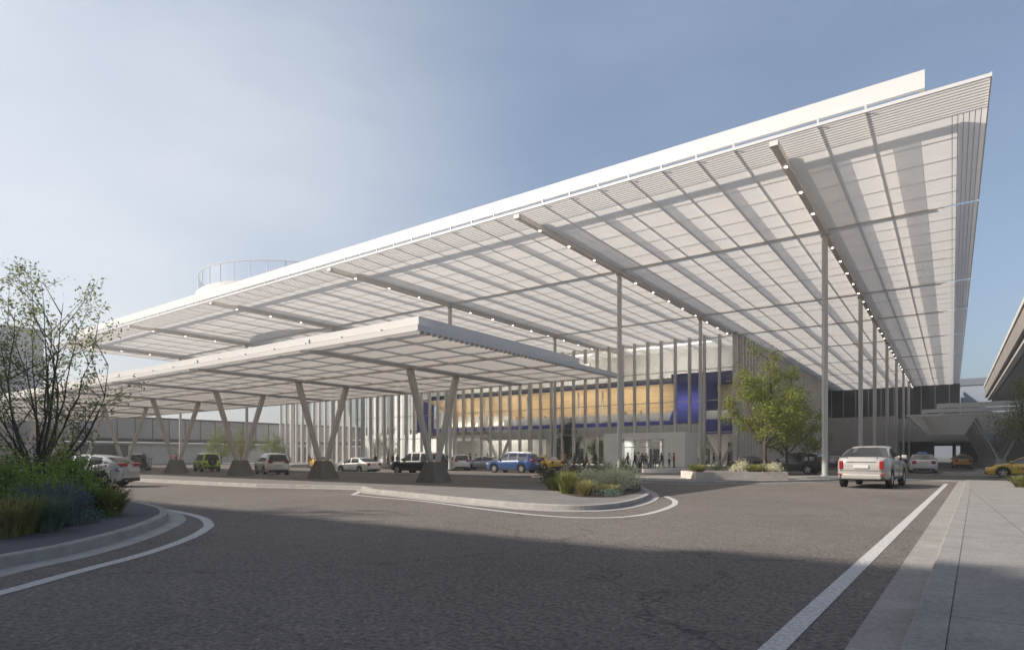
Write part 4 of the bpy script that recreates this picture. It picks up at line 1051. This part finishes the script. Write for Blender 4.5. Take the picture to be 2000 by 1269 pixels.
def bush(name, label, pos, rx, ry, h, n, ls, m, group, seed, clumps=16, spread=.22, stems=True, cat='shrub', z0=0.0):
    rg = random.Random(seed)
    root = thing(name, label, cat, (pos.x, pos.y, z0 + pos.z), rg.uniform(0, 6), group)
    mb = MB(); sm = MB()
    cs = []
    for i in range(clumps):
        a = rg.uniform(0, 6.283); r = math.sqrt(rg.random()); zz = h * (.25 + .72 * rg.random() * (1 - .55 * r * r))
        cs.append((Vector((rx * .8 * r * math.cos(a), ry * .8 * r * math.sin(a), zz)), rg.uniform(.6, 1.3)))
    for c_, w in cs:
        if stems: sm.tube([(c_.x * .15, c_.y * .15, 0), (c_.x * .6, c_.y * .6, c_.z * .6), tuple(c_)], [.016, .011, .005], 4, False)
    for i in range(n):
        c_, w = rg.choice(cs); sp = spread * w
        p = c_ + Vector((rg.gauss(0, sp * rx), rg.gauss(0, sp * ry), rg.gauss(0, sp * h * .8)))
        if p.z < .02: p.z = rg.uniform(.02, .2 * h)
        add_leaf(mb, p, ls * rg.uniform(.6, 1.35), rg)
    mb.build('foliage', LM[m], root)
    if stems: sm.build('stem', M['bark'], root)
    return root
def grass(name, label, pos, r, h, n, m, group, seed, w=.012, z0=0.0, tips=None, cat='grass clump'):
    rg = random.Random(seed)
    root = thing(name, label, cat, (pos.x, pos.y, z0 + pos.z), 0, group)
    mb = MB(); tp = MB()
    for i in range(n):
        a = rg.uniform(0, 6.283); rr = r * .35 * math.sqrt(rg.random()); lean = rg.uniform(.1, 1.0) * r; hh = h * rg.uniform(.55, 1.1)
        b = Vector((rr * math.cos(a), rr * math.sin(a), 0)); a += rg.gauss(0, .5); d = Vector((math.cos(a), math.sin(a), 0)); s_ = Vector((-d.y, d.x, 0)) * w
        pts = [b, b + d * lean * .3 + Vector((0, 0, hh * .55)), b + d * lean * .7 + Vector((0, 0, hh * .9)), b + d * lean + Vector((0, 0, hh * (.92 if lean > .6 * r else 1.05)))]
        o = len(mb.v)
        for q, ww in zip(pts, (1, .9, .6, .1)): mb.v += [tuple(q - s_ * ww), tuple(q + s_ * ww)]
        for k in range(3): mb.f.append((o + 2 * k, o + 2 * k + 1, o + 2 * k + 3, o + 2 * k + 2))
        if tips and rg.random() < .45:
            for k in range(10): add_leaf(tp, pts[3] + Vector((0, 0, -.02 * k)) + Vector((rg.gauss(0, .012), rg.gauss(0, .012), 0)), .045, rg)
    mb.build('blades', LM[m], root)
    if tips: tp.build('flower_spike', LM[tips], root)
    return root
# left island
SG = 'shrubs on the left planting island'
bz = .17
spots = [('bright green leafy bush at the front middle of the left island', D(150, 13.2), .75, .7, 1.18, 'green', 2600),
         ('bright green leafy bush at the left edge of the view', D(10, 12.6), .8, .75, 1.15, 'green', 2600),
         ('bright green leafy bush between the two front bushes of the left island', D(80, 12.2), .7, .65, 1.0, 'green', 2300),
         ('tall bright green bush nearest the silver crossover on the left island', D(122, 14.6), .55, .55, 1.42, 'green', 1500)]
for i, (l, q, rx, ry, h, m, n) in enumerate(spots): bush('leafy_bush', l, q, rx, ry, h, n, .085, m, SG, 40 + i, z0=bz, clumps=22)
spots = [('dark plum-leaved bush at the right rear of the left island', D(188, 14.2), .6, .6, .82, 'plum', 2000),
         ('dark plum-leaved bush around the trunk of the left tree', D(110, 16.2), 1.0, .8, 1.5, 'plum', 3000),
         ('dark plum-leaved bush left of the tree trunk', D(28, 15.6), 1.0, .8, 1.42, 'plum', 2600)]
for i, (l, q, rx, ry, h, m, n) in enumerate(spots): bush('plum_bush', l, q, rx, ry, h, n, .075, m, SG, 50 + i, z0=bz, clumps=22)
grass('grass_clump', 'green grass clump at the right end of the left island', D(214, 13.4), .55, .62, 420, 'blade', SG, 61, .014, bz)
grass('grass_clump', 'blue-green grass clump at the front of the left island', D(92, 10.7), .5, .62, 420, 'bluegrass', SG, 62, .011, bz)
grass('grass_clump', 'yellowish grass clump at the left edge beside the kerb', D(8, 9.9), .5, .6, 420, 'straw', SG, 63, .011, bz)
grass('grass_clump', 'green-yellow grass clump between the left edge clump and the blue-green grass', D(42, 10.3), .5, .65, 380, 'blade', SG, 67, .011, bz)
grass('lavender', 'violet lavender left of the blue-green grass', D(62, 11.3), .4, .72, 200, 'bluegrass', SG, 64, .008, bz, 'violet', 'lavender')
grass('lavender', 'violet lavender in front of the bright green bush', D(118, 11.6), .45, .8, 240, 'bluegrass', SG, 65, .008, bz, 'violet', 'lavender')
grass('lavender', 'violet lavender nearest the right-hand grass of the left island', D(142, 12.2), .3, .62, 160, 'bluegrass', SG, 66, .008, bz, 'violet', 'lavender')
bush('sage_plant', 'low grey sage at the kerb of the left island', D(160, 12.0), .5, .3, .28, 900, .05, 'sage', SG, 70, z0=bz, stems=False)
bush('sage_plant', 'small grey sage nearest the blue-green grass clump', D(128, 11.3), .3, .25, .25, 500, .045, 'sage', SG, 71, z0=bz, stems=False)
# nose bed
NG = 'plants in the nose bed of the drop-off island'
bn = .15
struct('planting_bed', MB().prism(smooth_path([tuple(P(*q).xy) for q in ((1066, 952), (1110, 975), (1180, 980), (1236, 972), (1252, 962), (1235, 950), (1150, 941), (1070, 941))], 5, True), .05, .165), M['soil'])
bush('cream_bush', 'pale cream flowering bush at the right of the nose bed', P(1206, 965), .98, .85, 1.0, 3800, .085, 'cream', NG, 80, z0=bn)
bush('cream_bush', 'pale cream flowering bush in the middle of the nose bed', P(1156, 967), .7, .6, .9, 2600, .08, 'cream', NG, 81, z0=bn)
bush('rust_bush', 'brownish bush behind the cream bushes', P(1140, 955), .95, .8, 1.25, 3200, .07, 'rust', NG, 82, z0=bn)
bush('leafy_bush', 'dark green bush at the left rear of the nose bed', P(1070, 950), .8, .7, .72, 2000, .07, 'deep', NG, 83, z0=bn)
bush('leafy_bush', 'upright green bush at the rear of the nose bed before the entrance', P(1218, 948), .6, .6, 1.15, 1000, .09, 'green', NG, 84, z0=bn, clumps=9)
bush('leafy_bush', 'small green bush beside the brownish bush', P(1180, 948), .5, .5, 1.05, 700, .09, 'green', NG, 89, z0=bn, clumps=8)
grass('grass_clump', 'tall yellow-green grass at the front left of the nose bed', P(1108, 972), .6, .78, 520, 'blade', NG, 85, .011, bn)
grass('grass_clump', 'straw-coloured grass at the front of the nose bed', P(1142, 977), .5, .5, 460, 'straw', NG, 86, .010, bn)
grass('grass_clump', 'low straw grass below the right cream bush', P(1188, 974), .5, .36, 380, 'straw', NG, 90, .010, bn)
grass('grass_clump', 'green grass at the left tip of the nose bed', P(1080, 965), .5, .5, 420, 'blade', NG, 87, .011, bn)
bush('sage_plant', 'low dark sage at the kerb of the nose bed', P(1190, 978), .55, .35, .3, 900, .05, 'sage', NG, 88, z0=bn, stems=False)
# planter box plants
BG = 'plants in the planter box'
def pbp(u, v): return pa + pdv * u + pn * v
for i, (u, v, l) in enumerate(((2.7, .8, 'round cream shrub at the left of the planter box'), (4.55, .55, 'round cream shrub at the right of the planter box'))):
    q = pbp(u, v); bush('cream_bush', l, Vector((q.x, q.y, 0)), .62, .6, .8 - .15 * i, 1500, .06, 'cream', BG, 95 + i, z0=.48, clumps=18)
for i, (u, v, l) in enumerate(((3.6, .7, 'green grass between the two cream shrubs'), (4.85, 1.5, 'green grass at the right end of the planter box'), (4.2, 2.0, 'green grass round the tree in the planter box'), (.5, 1.5, 'green grass at the left end of the planter box'))):
    q = pbp(u, v); grass('grass_clump', l, Vector((q.x, q.y, 0)), .8, .5, 520, 'blade', BG, 98 + i, .014, .48)
bush('leafy_bush', 'low green bush behind the bench wall at the terminal corner', P(1400, 921), .75, .5, .5, 800, .08, 'green', 'low plants by the forecourt', 110, z0=.14)
grass('grass_clump', 'low grass at the right edge of the pavement', P(2000, 957), .8, .5, 500, 'blade', 'low plants by the forecourt', 111, .014, .14)
grass('grass_clump', 'taller grass beyond the right edge of the pavement', P(2030, 950), .8, .6, 500, 'blade', 'low plants by the forecourt', 112, .014, .14)

# ------------------------------------------------------------------ trees
def tree(name, label, pos, stems, leaves, ls, m, group, seed, twig=.5, r0=.07, sub=(5, 4), bark='bark', sp=.16, z0=0.0, up=.25, cat='tree', droop=0.0):
    """stems: list of tip offsets; each stem carries side branches and twigs, leaves sit along the twigs"""
    rg = random.Random(seed)
    root = thing(name, label, cat, (pos.x, pos.y, pos.z + z0), 0, group)
    tk = MB(); lf = MB(); tw = []
    for tip, fork, rr in stems:
        tip = Vector(tip); f = Vector(fork); L_ = (tip - f).length
        pts = []
        side = Vector((rg.gauss(0, 1), rg.gauss(0, 1), 0)) * L_ * .05
        base = Vector((0, 0, 0))
        if f.length > .02: pts = [base, f * .5 + Vector((rg.gauss(0, .015), rg.gauss(0, .015), 0))]
        else: pts = []
        N = 8
        for i in range(N + 1):
            t = i / N; p = f.lerp(tip, t); p += side * math.sin(math.pi * t) + Vector((0, 0, L_ * up * .35 * (t * t - t)))
            pts.append(p + Vector((rg.gauss(0, .012), rg.gauss(0, .012), 0)) * L_ * .4 * (t > 0))
        m_ = len(pts); k0 = m_ - N - 1
        rad = [rr * (1.25 if i < k0 else (1 - .88 * (i - k0) / N)) for i in range(m_)]
        tk.tube(pts, rad, 7, False)
        sp_ = pts[k0:]
        for b in range(sub[0]):
            t = .25 + .75 * (b + rg.random()) / sub[0]
            i = min(int(t * N), N - 1); p = sp_[i].lerp(sp_[i + 1], t * N - i)
            ax = (sp_[i + 1] - sp_[i]).normalized()
            d = (ax + Vector((rg.gauss(0, .75), rg.gauss(0, .75), rg.gauss(0, .4) + .15))).normalized()
            l2 = L_ * rg.uniform(.2, .42) * (1.15 - .55 * t)
            q = [p, p + d * l2 * .5 + Vector((0, 0, l2 * .04)), p + d * l2 + Vector((0, 0, l2 * (.1 - droop)))]
            tk.tube(q, [rr * .34, rr * .22, rr * .08], 5, False)
            for c_ in range(sub[1]):
                s_ = rg.uniform(.35, 1); e = q[1].lerp(q[2], s_) if s_ > .5 else q[0].lerp(q[1], s_ * 2)
                dd = (d + Vector((rg.gauss(0, .8), rg.gauss(0, .8), rg.gauss(0, .6) + .1))).normalized() * twig * rg.uniform(.4, 1.2)
                tk.tube([e, e + dd], [rr * .11, rr * .05], 4, False); tw.append((e, e + dd))
            tw.append((q[1], q[2]))
        tw.append((sp_[-3], sp_[-1]))
    for i in range(leaves):
        a, b = rg.choice(tw); t = rg.random() ** .7
        p = a.lerp(b, t) + Vector((rg.gauss(0, sp), rg.gauss(0, sp), rg.gauss(0, sp))) * twig
        add_leaf(lf, p, ls * rg.uniform(.6, 1.35), rg, up=.1)
    tk.build('trunk', M[bark], root, True); lf.build('crown', LM[m], root)
    return root
# sparse multi-stem tree on the left island
TB = D(72, 15.0)
def tt(px_, py_, t): q = D(px_, t); return (q.x - TB.x, q.y - TB.y, EYE + t * (HOR - py_) / FPX - bz)
tips = [(30, 612, 14.6), (4, 600, 15.6), (80, 552, 15.2), (122, 590, 14.2), (150, 632, 15.8), (185, 668, 14.6), (212, 712, 15.4), (-20, 690, 15.2), (-40, 740, 14.2), (-30, 800, 16), (60, 640, 16.4), (100, 630, 13.6), (200, 770, 15.9), (45, 570, 15.8)]
stems = []
for i, q in enumerate(tips):
    fz = .55 + .07 * (i % 6)
    stems.append((tt(*q), (.02 * math.cos(i), .02 * math.sin(i), fz + (.5 if q[1] > 720 and False else 0)), .034 if i % 3 else .044))
tree('multi_stem_tree', 'sparse multi-stem tree with small leaves at the left edge', TB, stems, 6000, .08, 'tree', 'trees on the forecourt', 5, twig=.42, sub=(6, 4), sp=.22, z0=bz, bark='barkg')
def std_tree(label, pos, h, spread, trunk_h, leaves, ls, m, seed, group, ns=9, name='young_tree', z0=.3, r=.09, twig=.6, sub=(5, 4), sp=.3):
    rg = random.Random(seed); st = [((rg.gauss(0, .1), rg.gauss(0, .1), h), (0, 0, trunk_h * .8), r)]
    for i in range(ns):
        a = 2.4 * i + rg.uniform(-.4, .4); f = i / ns
        rr = spread * (.62 + .38 * math.sin(math.pi * min(1, .15 + f))) * rg.uniform(.75, 1.1); z = trunk_h + (h - trunk_h) * (.12 + .8 * f)
        st.append(((rr * math.cos(a) * (1 - .45 * f), rr * math.sin(a) * (1 - .45 * f), z), (0, 0, trunk_h * (.7 + .4 * f)), r * .55))
    return tree(name, label, pos, st, leaves, ls, m, group, seed, twig=twig, sub=sub, sp=sp, z0=z0)
tg = 'trees on the forecourt'
q = pbp(4.6, 1.7)
std_tree('slender light green tree growing out of the planter box', Vector((q.x, q.y, 0)), 7.0, 2.9, 2.2, 13000, .14, 'spring', 21, tg, 12, z0=.45)
std_tree('light green forked tree behind the black SUV', D(1536, 47.5), 6.8, 3.2, 1.7, 10000, .15, 'spring', 22, tg, 11, z0=.1)
cq = D(1118, 1.0); t_ = 80.6 / cq.y
std_tree('dark green columnar tree standing inside the glass hall under the lounge', Vector((cq.x * t_, 79.0, .16)), 7.2, 1.6, 1.0, 6000, .2, 'deep', 23, 'trees inside the hall', 12, 'indoor_tree', 0, twig=.7)
for i, (px_, yy, h, l) in enumerate(((760, 90, 7.5, 'dim green tree inside the left part of the glass hall'), (735, 93, 6.0, 'smaller dim tree beside it in the left part of the glass hall'), (1166, 84, 4.2, 'small tree inside the hall left of the entrance box'))):
    cq = D(px_, 1.0); t_ = yy / cq.y
    std_tree(l, Vector((cq.x * t_, yy, .16)), h, 1.7, .9, 2600, .24, 'tree', 24 + i, 'trees inside the hall', 9, 'indoor_tree', 0, twig=.8)
for i, (px_, t_, h, l) in enumerate(((432, 104, 6.0, 'fresh green tree before the grey concourse wall behind the green off-roader'), (470, 108, 5.8, 'fresh green tree right of the first one before the grey wall'), (535, 112, 5.6, 'darker tree at the corner of the grey wall and the glass hall'), (100, 78, 5.2, 'yellow-green tree behind the trunk of the left tree'))):
    std_tree(l, D(px_, t_), h, 2.4, 1.4, 2400, .26, 'spring' if i != 2 else 'tree', 30 + i, 'small trees by the concourse wall', 9, 'street_tree', 0, twig=.9)
for i, (x, y, h, l) in enumerate(((5.8, 72, 9.2, 'dark leafy tree under the viaduct at the right edge'), (8.8, 77, 9.8, 'second leafy tree further right under the viaduct'))):
    std_tree(l, Vector((x, y, 0)), h, 2.9, 2.6, 7000, .17, 'spring', 35 + i, 'trees under the viaduct', 13, 'leafy_tree', 0, twig=.9, sub=(6, 5))

# ------------------------------------------------------------------ camera, light, sky
cd = bpy.data.cameras.new('camera'); cam = bpy.data.objects.new('camera', cd); col.objects.link(cam)
cam.location = (0, 0, EYE); cam.rotation_euler = (R(90), 0, YAW)
cd.sensor_width = 36; cd.lens = 36 * FPX / 2000; cd.shift_y = (HOR - 634.5) / 2000; cd.clip_end = 5000; cd.clip_start = .05
sc.camera = cam
sd = bpy.data.lights.new('sun', 'SUN'); sd.energy = 4.2; sd.angle = R(.8); sd.color = (1.0, .92, .825)
so = bpy.data.objects.new('sun', sd); col.objects.link(so)
az = SUN_AZ.normalized()
sv = Vector((az.x * math.cos(SUN_EL), az.y * math.cos(SUN_EL), math.sin(SUN_EL)))
so.rotation_euler = sv.to_track_quat('Z', 'Y').to_euler(); so.location = (-60, -40, 80)
w = bpy.data.worlds.new('World'); sc.world = w; w.use_nodes = True
nt = w.node_tree; bg = nt.nodes['Background']
sk = nt.nodes.new('ShaderNodeTexSky'); sk.sky_type = 'NISHITA'; sk.sun_disc = False
sk.sun_elevation = SUN_EL; sk.sun_rotation = math.atan2(az.x, az.y); sk.air_density = 1.0; sk.dust_density = 2.4; sk.ozone_density = 1.2; sk.altitude = 50
# thin veil of high cloud
tc = nt.nodes.new('ShaderNodeTexCoord'); mp = nt.nodes.new('ShaderNodeMapping'); mp.inputs['Scale'].default_value = (1.4, 1.4, 4.5)
nz = nt.nodes.new('ShaderNodeTexNoise'); nz.inputs['Scale'].default_value = 1.6; nz.inputs['Detail'].default_value = 7; nz.inputs['Roughness'].default_value = .55
rp = nt.nodes.new('ShaderNodeValToRGB'); rp.color_ramp.elements[0].position = .42; rp.color_ramp.elements[1].position = .8
rp.color_ramp.elements[0].color = (.2, .2, .2, 1); rp.color_ramp.elements[1].color = (.38, .38, .38, 1)
mx = nt.nodes.new('ShaderNodeMix'); mx.data_type = 'RGBA'; mx.inputs[7].default_value = (3.2, 3.85, 4.75, 1)
L = nt.links.new
L(tc.outputs['Generated'], mp.inputs[0]); L(mp.outputs[0], nz.inputs['Vector']); L(nz.outputs[0], rp.inputs[0]); L(rp.outputs[0], mx.inputs[0])
# glow painted into the left-hand sky by direction, broken up with noise
dt = nt.nodes.new('ShaderNodeVectorMath'); dt.operation = 'DOT_PRODUCT'; dt.inputs[1].default_value = Vector((-.906, .228, .33)).normalized()
L(tc.outputs['Generated'], dt.inputs[0])
mr = nt.nodes.new('ShaderNodeMapRange'); mr.interpolation_type = 'SMOOTHSTEP'; mr.inputs[1].default_value = .74; mr.inputs[2].default_value = 1.10
L(dt.outputs['Value'], mr.inputs[0])
cm = nt.nodes.new('ShaderNodeMath'); cm.operation = 'MULTIPLY_ADD'; cm.inputs[1].default_value = .9; cm.inputs[2].default_value = .3
L(nz.outputs[0], cm.inputs[0])
cf = nt.nodes.new('ShaderNodeMath'); cf.operation = 'MULTIPLY'; L(mr.outputs[0], cf.inputs[0]); L(cm.outputs[0], cf.inputs[1]); cf.use_clamp = True
mb_ = nt.nodes.new('ShaderNodeMix'); mb_.data_type = 'RGBA'; mb_.inputs[7].default_value = (5.7, 5.9, 6.1, 1)
L(cf.outputs[0], mb_.inputs[0]); L(mx.outputs[2], mb_.inputs[6])
L(sk.outputs[0], mx.inputs[6]); L(mb_.outputs[2], bg.inputs[0]); bg.inputs[1].default_value = 0.1
sc.view_settings.view_transform = 'Standard'; sc.view_settings.look = 'None'; sc.view_settings.exposure = .62; sc.view_settings.gamma = 1
sc.render.engine = 'CYCLES'
cy = sc.cycles; cy.use_denoising = True; cy.max_bounces = 8; cy.diffuse_bounces = 4; cy.transparent_max_bounces = 16; cy.sample_clamp_indirect = 6; cy.caustics_reflective = False; cy.caustics_refractive = False

# thin bright air between the camera and the far end of the terminal
hz = bpy.data.materials.new('haze_air'); hz.use_nodes = True
hn = hz.node_tree; hn.nodes.remove(hn.nodes['Principled BSDF'])
pv = hn.nodes.new('ShaderNodeVolumePrincipled'); pv.inputs['Color'].default_value = (1.0, .985, .96, 1); pv.inputs['Density'].default_value = .0018; pv.inputs['Anisotropy'].default_value = .45
hn.links.new(pv.outputs[0], hn.nodes['Material Output'].inputs['Volume'])
ho = MB().box(-905, 905, -305, 1505, -1, 27.5).build('haze', hz); tag(ho, kind='stuff')
